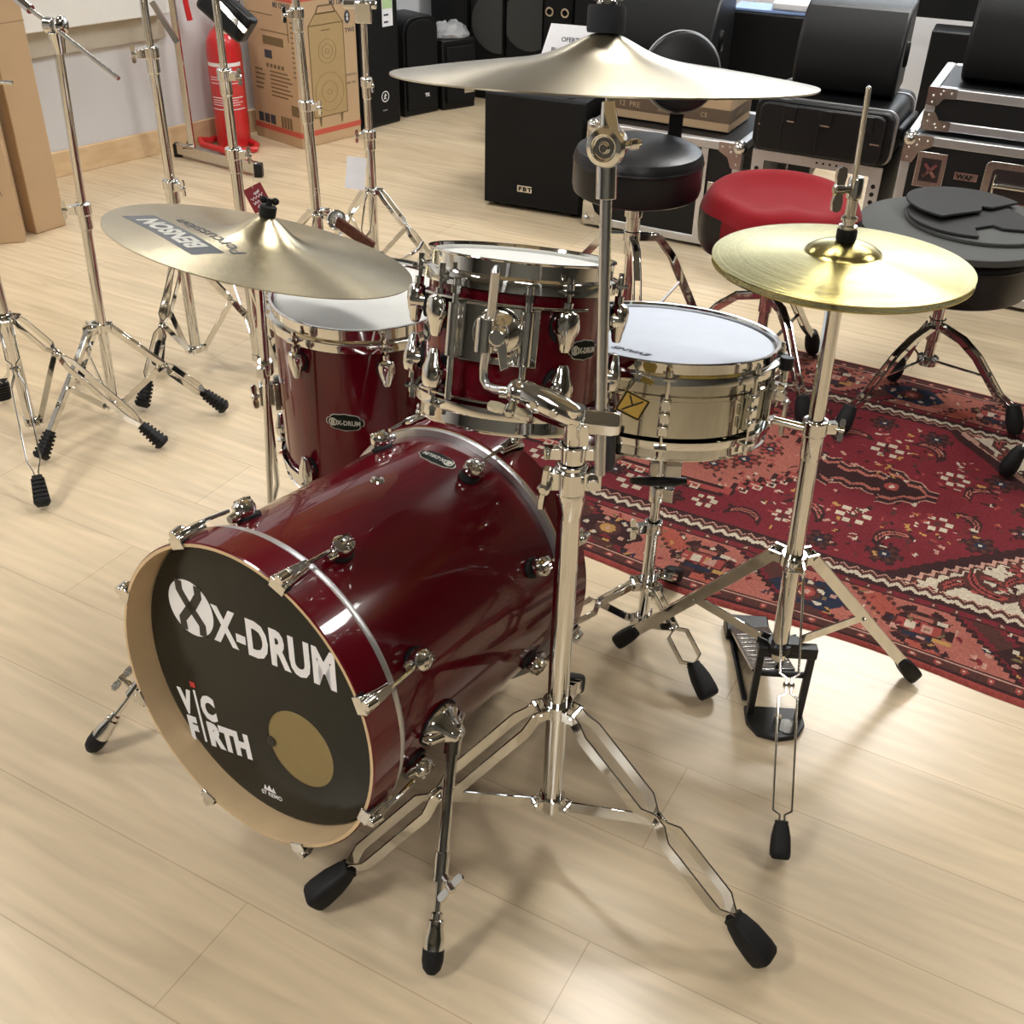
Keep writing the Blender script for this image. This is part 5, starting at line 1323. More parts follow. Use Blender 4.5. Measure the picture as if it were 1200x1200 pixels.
# wedge monitors
def wedge(label, corner, dirx, w, z, s=1., handle=True):
    m = bfr(corner, dirx, z); t = thing('stage_monitor', label, 'stage monitor', m @ V((w/2, .18*s, 0)), 'black wedge monitors')
    P = [(.34, 0), (.06, 0), (.025, .02), (.005, .06), (0, .105), (.01, .16), (.035, .215), (.075, .262), (.125, .295), (.18, .312), (.34, .318)]
    P = [(a*s, b*s) for a, b in P]
    yz = m @ MX((V((0, 1, 0)), V((0, 0, 1)), V((1, 0, 0)))).transposed().to_4x4()
    o = MB(); o.prism(P, 0, w, yz); o.build('cabinet', SPEAKER, t, bevel=.010, seg=3, angle=40)
    o = MB(); Q = P[2:9]
    o.add([yz @ V((a-.002, b, .012)) for a, b in Q]+[yz @ V((a-.002, b, w-.012)) for a, b in Q], [[i, i+1, len(Q)+i+1, len(Q)+i] for i in range(len(Q)-1)]); o.build('curved_grille', GRILLE, t, angle=60)
    o = MB(); o.bar([yz @ V((.02*s, .062*s, .0)), yz @ V((.02*s, .062*s, 0))], .001, .001, (0, 0, 1)) if False else None
    if handle:
        o = MB(); hm_ = yz @ MX.Translation((.13*s, .15*s, w)); o.lathe([(.026, 0), (.034, 0), (.034, .008), (.030, .012), (.026, .006), (.022, .002)], hm_, 24, sx=.6, sy=1.2); o.build('side_handle', BLACKPLASTIC, t)
    return t
# steel rack frame with plastic shock case on top
mR = bfr((mF @ V((.615, .0, 0))).xy, (.894, -.448)); WR = .435
rack = thing('equipment_rack', 'open equipment rack with pale steel rails standing behind the red stool', 'rack', mR @ V((WR/2, .2, 0)))
for x0 in (0, WR-.04):
    for y0 in (0, .36):
        o = MB(); bx(o, mR, x0, x0+.04, y0, y0+.006, 0.0, 0.3786); o.build('rack_rail', ALU, rack)
for za, zb in ((0.3786-.032, 0.3786), (0., .03)):
    o = MB(); bx(o, mR, 0, WR, -.002, .004, za, zb); o.build('cross_bar', ALU, rack)
o = MB(); bx(o, mR, .0, .012, .006, .36, 0., 0.3786); bx(o, mR, WR-.012, WR, .006, .36, 0., 0.3786); bx(o, mR, 0, WR, .006, .36, 0.3786-.01, 0.3786-.002); bx(o, mR, .0, .19, .05, .055, .05, .25); o.build('side_panel', CASEBLACK, rack)
o = MB()
for x in (.02, WR-.02):
    for i in range(12): o.lathe([(0, 0), (.0075, 0), (.0075, .0012), (0, .0012)], facem(mR, x, .03+.026*i) , 12)
for i in range(4): o.lathe([(0, 0), (.004, 0), (.004, .0012), (0, .0012)], facem(mR, .22+.022*i, 0.3786-.014, -.002), 8)
o.build('rack_hole', BLACKMETAL, rack)
mP = bfr((mR @ V((-.008, -.01, 0))).xy, (.894, -.448), 0.3786+.003)
pc_t = thing('rack_case', 'black moulded plastic rack case with rounded corners on the pale steel frame', 'case', mP @ V((WR/2, .2, 0)))
HP = 0.5474-0.3786
def rrect(w, h, r, n=5):
    out = []
    for cx, cz, a0 in ((w-r, h-r, 0), (r, h-r, PI/2), (r, r, PI), (w-r, r, 1.5*PI)): out += [(cx+r*math.cos(a0+i*PI/2/n), cz+r*math.sin(a0+i*PI/2/n)) for i in range(n+1)]
    return out
o = MB(); o.prism(rrect(WR+.015, HP, .035), -.38, 0, facem(mP, 0, 0)); o.build('shell', BLACKPLASTIC, pc_t, bevel=.006)
o = MB(); o.prism([(a*.94+.02, b*.9+HP*.05) for a, b in rrect(WR, HP, .03)], 0, .018, facem(mP, 0, 0)); ld = o.build('lid', BLACKPLASTIC, pc_t, bevel=.006)
for x in (.12, .24, .37):
    o = MB(); bx(o, mP, x-.02, x+.02, -.026, -.018, HP*.62, HP*.93); bx(o, mP, x-.024, x-.018, -.022, -.018, HP*.1, HP*.9)
    o.build('lid_catch', BLACKPLASTIC, ld, bevel=.004)
o = MB(); bx(o, mP, .115, .14, -.0275, -.026, HP*.64, HP*.665); bx(o, mP, .225, .255, -.0275, -.026, HP*.64, HP*.67); bx(o, mP, .02, .05, -.0185, -.018, HP*.5, HP*.525); bx(o, mP, .39, .42, -.0195, -.018, HP*.42, HP*.45); o.build('catch_glint', STEEL, ld)
o = MB(); o.prism([(a, b) for a, b in rrect(WR+.026, HP+.006, .036)], -.04, -.03, facem(mP, -.003, -.003)); o.prism([(a, b) for a, b in rrect(WR+.026, HP+.006, .036)], -.31, -.30, facem(mP, -.003, -.003)); tag(o.build('edge_band', ALU, pc_t), 'grey band around the case edge')
o = MB(); bx(o, mP, WR+.015, WR+.04, .06, .32, HP*.45, HP*.70); o.build('side_latch', BLACKPLASTIC, pc_t, bevel=.008)
wedge('black wedge monitor on the moulded plastic rack case', (mP @ V((.078, .10, 0))).xy, (.93, -.37), .335, 0.5474+.008, .86)
# flight cases on the right
mG = bfr(V((1.4878, 3.4212, 0.0000))-V(((0.9058, -0.4238)[0], (0.9058, -0.4238)[1], 0))*.31, (0.9058, -0.4238)); HG = 0.5062
flight_case('large black flight case at the right edge with recessed handle and name plate', mG, .95, .50, HG, [(.095, HG*.80)], (.36, HG*.77, .21, .14), (.205, HG*.79))
mH = bfr((mG @ V((.035, .03, 0))).xy, (0.9058, -0.4238), HG+.012)
flight_case('flat black flight case stacked on the large case under the right monitor', mH, .85, .40, .128, [], None, None, z0=.0)
wedge('black wedge monitor on the flat flight case at the top right corner', (mH @ V((.075, .06, 0))).xy, (0.9058, -0.4238), .5, HG+.143, .95, False)
# things behind: monitor beside the stool backrest, crates, shelf bar
wedge('black wedge monitor behind the round stool backrest', (mF @ V((-.15, .52, 0))).xy, (.93, -.37), .40, .40, 1.12)
def bbox(name, label, cat, m, w, d, h, mt_, group=None, bevel=.006):
    o = MB(); bx(o, m, 0, w, 0, d, 0, h); return tag(o.build(name, mt_, None, m @ V((w/2, d/2, 0)), bevel=bevel), label, cat, group)
mQ = bfr((mF @ V((-.17, .51, 0))).xy, (.93, -.37))
bbox('speaker_plinth', 'black speaker plinth behind the low flight case carrying a wedge monitor', 'box', mQ, .44, .36, .398, SPEAKER)
mW = bfr((0.8353, 4.8600), (.93, -.37))
bbox('amplifier_box', 'big black box at the back between two wedge monitors with blue wrapping on it', 'box', mW, .42, .20, 0.6349, SPEAKER)
zq = 0.6349+.001
o = MB(); mw = mW @ MX.Translation((0, 0, zq)); bx(o, mw, .0, .38, .02, .18, 0, .012); wr = o.build('wrapping_paper', BLUEPAPER, None, mw @ V((.2, .2, 0)), bevel=.003); tag(wr, 'pale blue wrapping lying on the big black box at the back', 'paper')
o = MB(); bx(o, mw, .16, .34, .02, .17, .013, .045); wb = o.build('paper_packet', PAPER, None, mw @ V((.25, .15, .013)), bevel=.008); tag(wb, 'white paper packet on the pale blue wrapping', 'packet')
mV = bfr((1.6286, 4.7500), (.93, -.37))
bbox('amplifier_box', 'black box between the two right-hand wedge monitors before the white wall', 'box', mV, .24, .18, 0.5999, SPEAKER)
mU = bfr((1.3475, 5.1200), (.93, -.37))
o = MB(); zz = 0.6068; bx(o, mU, -.05, .85, 0, .30, zz, zz+.18)
for x in (.02, .76): bx(o, mU, x-.03, x+.03, .22, .28, 0, zz)
tag(o.build('keyboard_bench', SPEAKER, None, mU @ V((.4, .15, 0)), bevel=.006), 'long black bench top high at the back behind the right monitors', 'bench')

# ------------------------------------------------------------------ stools
def throne(label, c, seat_z, seat_r, seat_h, hub_z, feet, seat_fn, legr=.013, style='arch', yaw=0., rp=.014):
    t = thing('drum_throne', label, 'stool', (c[0], c[1], 0), 'drum thrones behind the kit'); c = V((c[0], c[1], 0))
    seat_fn(t, c, seat_z, seat_r, seat_h)
    b = MB(); b.tube([c+Z0(hub_z-.02), c+Z0(seat_z-seat_h+.005)], .0115, 18)
    zz = hub_z+.06
    while zz < seat_z-seat_h-.01: b.tube([c+Z0(zz), c+Z0(zz+.004)], .0132, 16); zz += .008
    b.build('threaded_post', STEEL, t)
    b = MB(); b.lathe([(.012, -.05), (.019, -.045), (.019, -.01), (.023, -.008), (.023, .018), (.019, .02), (.019, .055), (.024, .058), (.024, .078), (.012, .08)], MX.Translation(c+Z0(hub_z)), 24)
    b.build('hub', CHROME, t)
    b = MB(); b.tube([c+Z0(.09), c+Z0(hub_z)], .0145, 18); b.lathe([(0, 0), (.03, 0), (.03, .018), (.016, .02)], MX.Translation(c+Z0(.08)), 20); b.build('centre_tube', CHROME, t)
    b = MB(); b.lathe([(0, -.012), (seat_r*.5, -.012), (seat_r*.5, 0), (0, 0)], MX.Translation(c+Z0(seat_z-seat_h)), 24); b.build('seat_plate', BLACKMETAL, t)
    for f in feet:
        f = V((f[0], f[1], f[2] if len(f) > 2 else 0)); d = (V((f.x, f.y, 0))-c); L = d.length; d.normalize(); s = d.cross(V((0, 0, 1)))
        P = [c+d*.018+Z0(hub_z), c+d*(L*.30)+Z0(hub_z-.010), c+d*(L*.48)+Z0(hub_z*.82), c+d*(L*.78)+Z0(hub_z*.42+f.z*.5), c+d*(L*.95)+Z0(.062+f.z)]
        b = MB()
        for q in (1, -1): b.bar([p+s*(q*.009) for p in P], .019, .004, d.cross(s))
        b.bar([P[0], P[1], P[2]], .016, .004, s)
        lg = b.build('leg', CHROME, t, bevel=.0008, seg=1)
        b = MB(); e = c+d*(L*.935)+Z0(.075+f.z); tp = f+Z0(.014)+d*.005; b.lathe([(0, -.012), (.015, -.010), (.021, .002), (.023, .02), (.021, .045), (.016, .066), (0, .068)], frame(tp, e-tp), 18); b.build('rubber_foot', RUBBER, lg)
        b = MB(); b.bar([c+d*.02+Z0(.095), c+d*(L*.62)+Z0(hub_z*.62)], .010, .003, s); b.build('brace', CHROME, t)
    return t, c
def round_seat(t, c, z, r, h):
    m = MX.Translation(c+Z0(z))
    b = MB(); b.lathe([(0, 0), (r*.6, -.001), (r*.85, -.006), (r*.95, -.014), (r*.99, -.028), (r, -.04), (r, -h+.02), (r*.98, -h+.006), (r*.93, -h), (0, -h)], m, 64); s = b.build('seat', VINYL, t)
    b = MB(); b.lathe([(r*.9975, -.036), (r*1.008, -.039), (r*1.008, -.042), (r*.9975, -.045)], m, 64); b.build('piping', VINYL, s)
T1 = (0.3026, 2.8700, 0.5135)
t1, c1_ = throne('black round drum throne with round backrest in front of the low flight case', T1, 0.6389, .168, .125, 0.3912, [(T1[0]+.02, T1[1]-.27, .009), (T1[0]+.25, T1[1]+.12, .009), (T1[0]-.24, T1[1]+.13, .009)], round_seat)
o = MB(); bm = frame(c1_+V((-.115, -.172, 0.6389-.085)), (-.55, -.83, 0), (.83, -.55, 0))
for P in ([(-.012, .012), (.002, .014), (.014, .022), (.014, .006), (0, 0)],): pass
fm = frame(c1_+V((-.093, -.1405, 0.6389-.082)), (-.552, -.834, 0), (.834, -.552, 0))
def lineart(mb, m, P, w, z=.001):
    for p, q in zip(P, P[1:]): mb.bar([m @ V((*p, z)), m @ V((*q, z))], w, .0008, m.to_3x3() @ V((q[1]-p[1], p[0]-q[0], 0)))
lineart(o, fm, [(-.014, .0), (-.014, .014), (.0, .022), (.016, .016), (.016, .0), (.0, .006), (-.014, .0), (-.004, -.010), (.014, -.004)], .0022); lineart(o, fm, [(-.002, .018), (.006, .008), (-.006, .009)], .002)
o.build('seat_logo', PAPER, t1)
bkz = 0.7733; bc_ = V(((0.4149, 3.0800, 0.7733)[0], 3.06, bkz))
o = MB(); o.bar([c1_+V((.05, .12, 0.6389-.13)), V((bc_.x+.005, bc_.y+.04, 0.6389-.12)), V((bc_.x+.005, bc_.y+.035, bkz))], .038, .010, (1, 0, 0)); o.build('backrest_post', BLACKMETAL, t1)
o = MB(); fb_ = frame(bc_, (0.06, -1, .16)); o.lathe([(0, .028), (.080, .027), (.097, .020), (.102, .010), (.102, -.006), (.097, -.016), (0, -.018)], fb_, 48, sx=1.0, sy=1.); bk = o.build('backrest', VINYL, t1)
o = MB(); o.lathe([(.1005, .008), (.1037, .006), (.1037, .0), (.1005, -.002)], fb_, 48); tag(o.build('backrest_piping', mat('pale piping', (.45, .45, .46), .5), bk), 'pale piping around the round backrest')
# red saddle seat
def saddle_seat(t, c, z, r, h):
    N = 72; yaw = -PI/2-.05
    def rad(a):        # outline seen from above, notch at the front
        d = math.atan2(math.sin(a-yaw), math.cos(a-yaw))
        return r*(1+.03*math.cos(2*(a-yaw)))*(1-.13*math.exp(-(d/.55)**2)*-1 if False else 1-.0*d)*(1+.05*math.exp(-(d/.35)**2))*(1-.09*(math.exp(-((d-.95)/.32)**2)+math.exp(-((d+.95)/.32)**2)))
    def hh_t(a, f):
        d = math.atan2(math.sin(a-yaw), math.cos(a-yaw))
        rim = .022*math.exp(-((f-.80)/.16)**2)*(.35+.65*(math.cos(d/2)**2*0+math.sin(d/2)**2))
        pom = .020*math.exp(-(d/.4)**2)*math.exp(-((f-.65)/.25)**2)
        edge = -.035*max(0, (f-.86)/.14)**2
        return rim+pom+edge-.008*(1-f)
    fs_ = [0, .15, .3, .45, .6, .7, .8, .86, .91, .95, .98, 1.0]
    vs = [(0, 0, hh_t(0, 0))]; fs = []
    for f in fs_[1:]:
        for i in range(N): a = 2*PI*i/N; q = rad(a)*f; vs.append((q*math.cos(a), q*math.sin(a), hh_t(a, f)))
    for i in range(N): fs.append([0, 1+i, 1+(i+1) % N])
    for j in range(len(fs_)-2):
        for i in range(N): fs.append([1+j*N+i, 1+(j+1)*N+i, 1+(j+1)*N+(i+1) % N, 1+j*N+(i+1) % N])
    b = MB(); b.add(vs, fs, MX.Translation(c+Z0(z))); s = b.build('seat', VELOUR, t, angle=60)
    vs = []; fs = []
    prof = [(1.0, 0), (1.012, -.012), (1.012, -.05), (.99, -.085), (.94, -.10), (.5, -.10)]
    for f, dz_ in prof:
        for i in range(N): a = 2*PI*i/N; q = rad(a)*f; vs.append((q*math.cos(a), q*math.sin(a), hh_t(a, 1.0)+dz_ if dz_ > -.09 else -.035+dz_))
    for j in range(len(prof)-1):
        for i in range(N): fs.append([j*N+i, (j+1)*N+i, (j+1)*N+(i+1) % N, j*N+(i+1) % N])
    # the side band: black vinyl panels with red velour wedges between them
    b = MB(); keep = []
    red = []
    for f in fs:
        i = f[0] % N; a = 2*PI*(i+.5)/N; d = math.degrees(math.atan2(math.sin(a-yaw), math.cos(a-yaw)))
        (red if (abs(abs(d)-42) < 13 and f[0]//N < 4) else keep).append(f)
    b.add(vs, keep, MX.Translation(c+Z0(z))); b.build('side_panel', VINYL, s, angle=60)
    b = MB(); b.add(vs, red, MX.Translation(c+Z0(z))); b.build('velour_wedge', VELOUR, s, angle=60)
T2 = (0.6730, 2.8000, 0.4674)
throne('red velour saddle throne with black vinyl sides between the hi-hat and rack frame', T2, 0.5301, .212, .13, .265, [(T2[0]+.085, T2[1]-.245, .009), (T2[0]+.20, T2[1]+.18, .009), (T2[0]-.26, T2[1]+.06, .009)], saddle_seat)
# black stool under the foam pads
T3 = (1.1437, 2.7952, 0.0000)
z3 = 0.4544
t3, c3_ = throne('black round stool at right carrying a pile of grey foam pads on the rug', T3, z3, .20, .14, 0.1956, [((0.8504, 2.5075, 0.0090)), ((1.3061, 2.5314, 0.0090)), ((1.0740, 2.8211, 0.0090))], round_seat, rp=.016)
def disc_pad(label, c, r, z, h, material, cut=None, tilt=(0, 0)):
    m = MX.Translation(V((c[0], c[1], z))) @ MX.Rotation(tilt[0], 4, 'X') @ MX.Rotation(tilt[1], 4, 'Y')
    b = MB(); 
    pts = [(r*math.cos(2*PI*i/64), r*math.sin(2*PI*i/64)) for i in range(64)]
    if cut: pts = cut
    b.prism(pts, 0, h, m); o = b.build('foam_pad', material, None, m.translation, bevel=.002); return tag(o, label, 'foam pad', 'foam pads piled on the stool')
pc0 = V((c3_.x-.015, c3_.y-.01, 0))
disc_pad('largest grey foam disc at the bottom of the pad pile', (pc0.x, pc0.y), .245, z3+.001, .018, FOAM)
disc_pad('second grey foam disc, lying under the cut pads', (pc0.x+.065, pc0.y+.03), .185, z3+.020, .010, FOAM)
def notch(r, a0, a1, k):
    P = [(r*math.cos(a0+(a1-a0)*i/40), r*math.sin(a0+(a1-a0)*i/40)) for i in range(41)]; return P+k
disc_pad('dark foam disc with a notch cut from its front edge', (pc0.x+.03, pc0.y+.02), .150, z3+.031, .008, FOAMDARK, notch(.150, math.radians(-40), math.radians(262), [(-.01, -.085), (.045, -.06), (.06, -.085)]))
disc_pad('topmost dark foam pad with a square cut-out', (pc0.x+.045, pc0.y+.08), .155, z3+.0455, .007, FOAMDARK, notch(.155, math.radians(15), math.radians(228), [(.02, -.05), (.035, -.01), (.06, -.02)]), (-.02, .03))
# chrome leg of another stool at the right edge
sx_ = V((1.2131, 2.3220, 0.0100))
ot = thing('drum_throne', 'stool at the right picture edge of which one forked leg shows on the rug', 'stool', (sx_.x+.30, sx_.y+.06, 0), 'drum thrones behind the kit')
b = MB(); 
for q in (1, -1): b.tube([sx_+V((.02, 0, .05)), sx_+V((.035, q*.016, .085)), sx_+V((.10, q*.016, .17)), sx_+V((.29, .055, .30))], .0055, 10)
lg = b.build('leg', CHROME, ot); b = MB(); b.lathe([(0, -.012), (.016, -.010), (.022, .002), (.022, .02), (.018, .05), (.012, .066), (0, .068)], frame(sx_+Z0(.013), V((.3, .02, 1))), 16); b.build('rubber_foot', RUBBER, lg)
b = MB(); b.tube([sx_+V((.30, .06, .10)), sx_+V((.30, .06, .42))], .015, 14); b.build('centre_tube', CHROME, ot)
b = MB(); b.lathe([(0, 0), (.15, 0), (.16, .03), (.16, .08), (.14, .10), (0, .105)], MX.Translation(sx_+V((.33, .06, .42))), 40); b.build('seat', VINYL, ot)
for f in (V((.53, .18, 0)), V((.40, -.18, 0))):
    b = MB(); b.bar([sx_+V((.30, .06, .30)), sx_+f+Z0(.06)], .018, .012, (0, 1, 0)); lg = b.build('leg', CHROME, ot)
    b = MB(); b.lathe([(0, 0), (.02, 0), (.02, .05), (.012, .065), (0, .066)], MX.Translation(sx_+f), 14); b.build('rubber_foot', RUBBER, lg)
# ------------------------------------------------------------------ the woven rug (pattern of the rug itself, stitched per knot)
def make_rug():
    rng = np.random.default_rng(5)
    U0, U1, V0, V1, ST = -1.62, .62, 0., 1.268, .0042
    nu = int((U1-U0)/ST); nv = int((V1-V0)/ST)
    u = U0+(np.arange(nu)+.5)*ST; v = V0+(np.arange(nv)+.5)*ST
    UU, VV = np.meshgrid(u, v, indexing='ij')
    C = dict(red=(.155, .016, .022), brick=(.30, .055, .045), salmon=(.36, .115, .085), dark=(.035, .012, .012), brown=(.075, .026, .020), navy=(.018, .022, .042),
             ivory=(.52, .44, .33), pink=(.46, .25, .19), gold=(.42, .23, .07), olive=(.16, .11, .05), orange=(.33, .075, .05))
    img = np.zeros((nu, nv, 3)); img[:] = C['red']
    def put(mask, k): img[mask] = C[k]
    def zig(x, per, amp): return amp*np.abs(((x/per) % 1)*2-1)
    def poly(P, uu=None, vv=None):
        uu = UU if uu is None else uu; vv = VV if vv is None else vv
        ins = np.zeros(uu.shape, bool); n = len(P); j = n-1
        for i in range(n):
            xi, yi = P[i]; xj, yj = P[j]
            c = ((yi > vv) != (yj > vv)) & (uu < (xj-xi)*(vv-yi)/(yj-yi+1e-12)+xi); ins ^= c; j = i
        return ins
    vm = np.minimum(VV, V1-VV)                     # distance from the long edges
    fld = vm > .232
    # ---- field: ivory corners full of stems, large red lozenge, salmon inside
    put(fld, 'ivory')
    cx, cv = -.80, V1/2
    hx = 1.00; hy = .385                            # lozenge with flat long sides
    def loz(k, zz=0.):
        s = np.abs(VV-cv); lim = np.where(s < .0, 0, 0)
        return (np.abs(UU-cx) < (hx-k)-np.clip((s-.0)/(hy), 0, 1)*(.39)+zz) & (s < hy-k*.9+zz*.0)
    zz = zig(UU*.7+VV, .036, .018)
    put(fld & loz(-.035, zz), 'brown'); put(fld & loz(-.022, zz), 'pink'); put(fld & loz(-.008, zz), 'dark'); put(fld & loz(.03, zz*.6), 'red')
    # band of brick nearer the border inside the lozenge
    put(fld & loz(.03) & (np.abs(VV-cv) > .30), 'brown') if False else None
    # ---- inner salmon hexagon with latch hooks
    icx = -.88; ihx, ihy = .44, .215
    def hexa(k):
        s = np.abs(VV-cv); return (np.abs(UU-icx) < (ihx-k)-np.floor(s/.03)*.03*.80) & (s < ihy-k)
    for k, col in ((-.040, 'dark'), (-.030, 'brick'), (-.008, 'dark'), (.004, 'salmon')): put(hexa(k), col)
    # latch hooks along the hexagon
    def hook(x, y, dx, dy, s=1.):
        for a, b, w, h in ((0, 0, .030, .005), (.026, 0, .005, .022), (.010, .018, .020, .005), (.010, .010, .005, .010)):
            x0 = x+a*dx*s; y0 = y+b*dy*s
            put((UU > min(x0, x0+w*dx*s)) & (UU < max(x0, x0+w*dx*s)) & (VV > min(y0, y0+h*dy*s)) & (VV < max(y0, y0+h*dy*s)), 'ivory')
    for i in range(12):
        x = icx-.20+i*.036
        hook(x, cv-ihy-.012, 1, -1); hook(x, cv+ihy+.012, 1, 1)
    for i in range(7):
        s = .03*i+.015
        for sg in (1, -1):
            x = icx+ihx-np.floor(s/.03)*.024+.012
            hook(x, cv+sg*s, 1, sg, .9); hook(icx-ihx+np.floor(s/.03)*.024-.012, cv+sg*s, -1, sg, .9)
    # pendant from the hexagon towards the right corner
    def spear(w, off):
        x = UU-(icx+ihx)
        prof = np.where(x < .05, .05, np.where(x < .17, .035-.00*x, np.where(x < .30, .075-(x-.17)*.58, 0)))
        prof = prof+zig(x, .05, .014)
        return (x > -.02) & (x < .30) & (np.abs(VV-cv) < prof+off)
    put(spear(0, .012), 'pink'); put(spear(0, .007), 'dark'); put(spear(0, -.008), 'salmon'); put(spear(0, -.02), 'dark')
    put(((UU-(icx+ihx+.19))**2+(VV-cv)**2 < .018**2), 'brick'); put(((UU-(icx+ihx+.19))**2+(VV-cv)**2 < .007**2), 'ivory')
    # ---- motifs
    def ros(x, y, r, c1='dark', c2='pink', c3='brick', k=8, ph=0.):
        d = np.hypot(UU-x, VV-y); a = np.arctan2(VV-y, UU-x)
        put(d < r*(.92+.14*np.sign(np.cos(k*a+ph))), c1); put((d < r*.80) & (d > r*.36) & (np.cos(k*a+ph) > .15), c2); put(d < r*.34, c3); put(d < r*.14, 'ivory')
    def bird(x, y, s, ang, c1='dark', c2='salmon'):
        ca, sa = np.cos(ang), np.sin(ang); p = (UU-x)*ca+(VV-y)*sa; q = -(UU-x)*sa+(VV-y)*ca
        cur = q-(.25*s-(p*p)/s*1.1)
        put((np.abs(p) < s*.62) & (np.abs(cur) < s*.20), c1); put((np.abs(p) < s*.5) & (np.abs(cur) < s*.09), c2); put((np.abs(p) < s*.42) & (np.abs(cur) < s*.03), 'dark')
    def flower4(x, y, s, col='ivory'):
        for i in range(6):
            a = i*PI/3+.2; put((np.abs(UU-x-s*math.cos(a)) < s*.34) & (np.abs(VV-y-s*math.sin(a)) < s*.30), col)
        put(np.hypot(UU-x, VV-y) < s*.35, 'brown')
    def frag(x, y, s, col):
        a = rng.uniform(0, PI); ca, sa = np.cos(a), np.sin(a); p = (UU-x)*ca+(VV-y)*sa; q = -(UU-x)*sa+(VV-y)*ca
        put((np.abs(p) < s) & (np.abs(q) < s*rng.uniform(.25, .6)), col)
    # scatter inside the red lozenge
    for sg in (1, -1):
        y = lambda d: cv+sg*d
        for x, d, s in ((-.30, .17, .030), (-.44, .26, .020), (-.12, .11, .026), (-.62, .29, .022), (-.80, .30, .028), (-1.05, .29, .026)): flower4(x, y(d), s)
        for x, d, s, a in ((-.40, .20, .085, .5), (-.20, .22, .08, -.7), (-.06, .07, .07, .9), (-.52, .30, .07, .1), (-.95, .30, .08, 0)): bird(x, y(d), s, a*sg)
        for x, d, r in ((-.20, .29, .040), (-.02, .15, .038), (-.34, .31, .036), (.06, .05, .03), (-.70, .31, .034), (-.86, .27, .03)): ros(x, y(d), r, 'dark', 'brown', 'navy', 6)
        for i in range(230):
            x = rng.uniform(-.62, .12); d = rng.uniform(.03, .33)
            if (x-(-.8)) < 1.0-.39*d/.385-.07: frag(x, y(d), rng.uniform(.004, .010), rng.choice(['pink', 'ivory', 'brick', 'dark', 'gold', 'brown', 'dark']))
    # flowers in the salmon hexagon
    for x, d, r in ((-.66, .10, .05), (-.80, .0, .055), (-.78, -.13, .045), (-.95, .11, .05), (-1.06, -.05, .05), (-.93, -.13, .04), (-.60, -.06, .042), (-1.15, .08, .045), (-.72, .165, .04), (-.70, -.02, .035), (-.86, .06, .04), (-1.0, -.15, .04), (-.66, -.12, .035), (-.56, .02, .035)):
        ros(x, cv+d, r, 'brown', 'brick', 'navy', 7, x*9)
    for x, d, s, a in ((-.70, -.05, .10, .2), (-.88, .16, .10, .4), (-1.0, .03, .09, -.6), (-.86, -.07, .08, 1.2), (-.73, .15, .07, -.3)): bird(x, cv+d, s, a, 'dark', 'brown')
    for i in range(140): frag(icx+rng.uniform(-.3, .34), cv+rng.uniform(-.18, .18), rng.uniform(.004, .009), rng.choice(['brown', 'ivory', 'brick', 'navy', 'dark']))
    # ivory corners
    iv = fld & ~loz(-.037, zz)
    keep = img.copy()
    for i in range(150):
        x = rng.uniform(-.25, .45) if i % 7 else rng.uniform(U0, -1.4); y = rng.uniform(.25, V1-.25)
        r = rng.uniform(.022, .046)
        t = rng.integers(0, 3)
        if t == 0: ros(x, y, r, 'brown', 'brick', 'red', 7, i)
        elif t == 1: bird(x, y, r*2.4, rng.uniform(0, PI), 'brown', 'brick')
        else: ros(x, y, r*.7, 'dark', 'brown', 'pink', 5, i)
    for i in range(420): frag(rng.uniform(-.3, U1), rng.uniform(.25, V1-.25), rng.uniform(.004, .012), rng.choice(['brown', 'brown', 'brick', 'red', 'dark', 'ivory', 'ivory']))
    img[~iv] = keep[~iv]
    # ---- stripes and main border
    s = vm
    z2 = zig(UU, .030, .014)
    put((s > .222) & (s < .262+z2*.0) , 'dark'); put((s > .226) & (s < .240+z2), 'ivory'); put((s > .226) & (s < .2285+z2*.8), 'dark')
    put((s > .240+z2) & (s < .252+z2), 'brown'); put((s > .252+z2) & (s < .256+z2), 'pink') 
    put((s <= .224) & (s > .196), 'red'); put((s <= .222) & (s > .219), 'dark'); put((s <= .200) & (s > .196), 'dark')
    d1 = np.abs(((UU/.045) % 1)-.5)*.045; put((np.hypot(d1, s-.209) < .008), 'brown'); put((np.hypot(d1, s-.209) < .0035), 'pink'); put((np.abs(s-.2135) < .0012), 'ivory')
    mb_ = (s <= .196) & (s > .048)
    put(mb_, 'red')
    per = .46; ph = ((UU+.13)/per) % 1; idx = np.floor((UU+.13)/per)
    mid = .122
    # alternating salmon / orange cartouches split by stepped diagonals, palmettes in dark and navy
    st_ = np.floor(s/.012)*.012
    wv = .5+.5*np.abs(((UU+.13)/per*1.0+ (st_-mid)*2.2) % 1*2-1)
    put(mb_ & (wv > .62), 'salmon'); put(mb_ & (wv > .60) & (wv < .63), 'dark'); put(mb_ & (wv > .93), 'orange'); put(mb_ & (wv > .915) & (wv < .935), 'brown')
    put(mb_ & (wv < .56), 'brown')
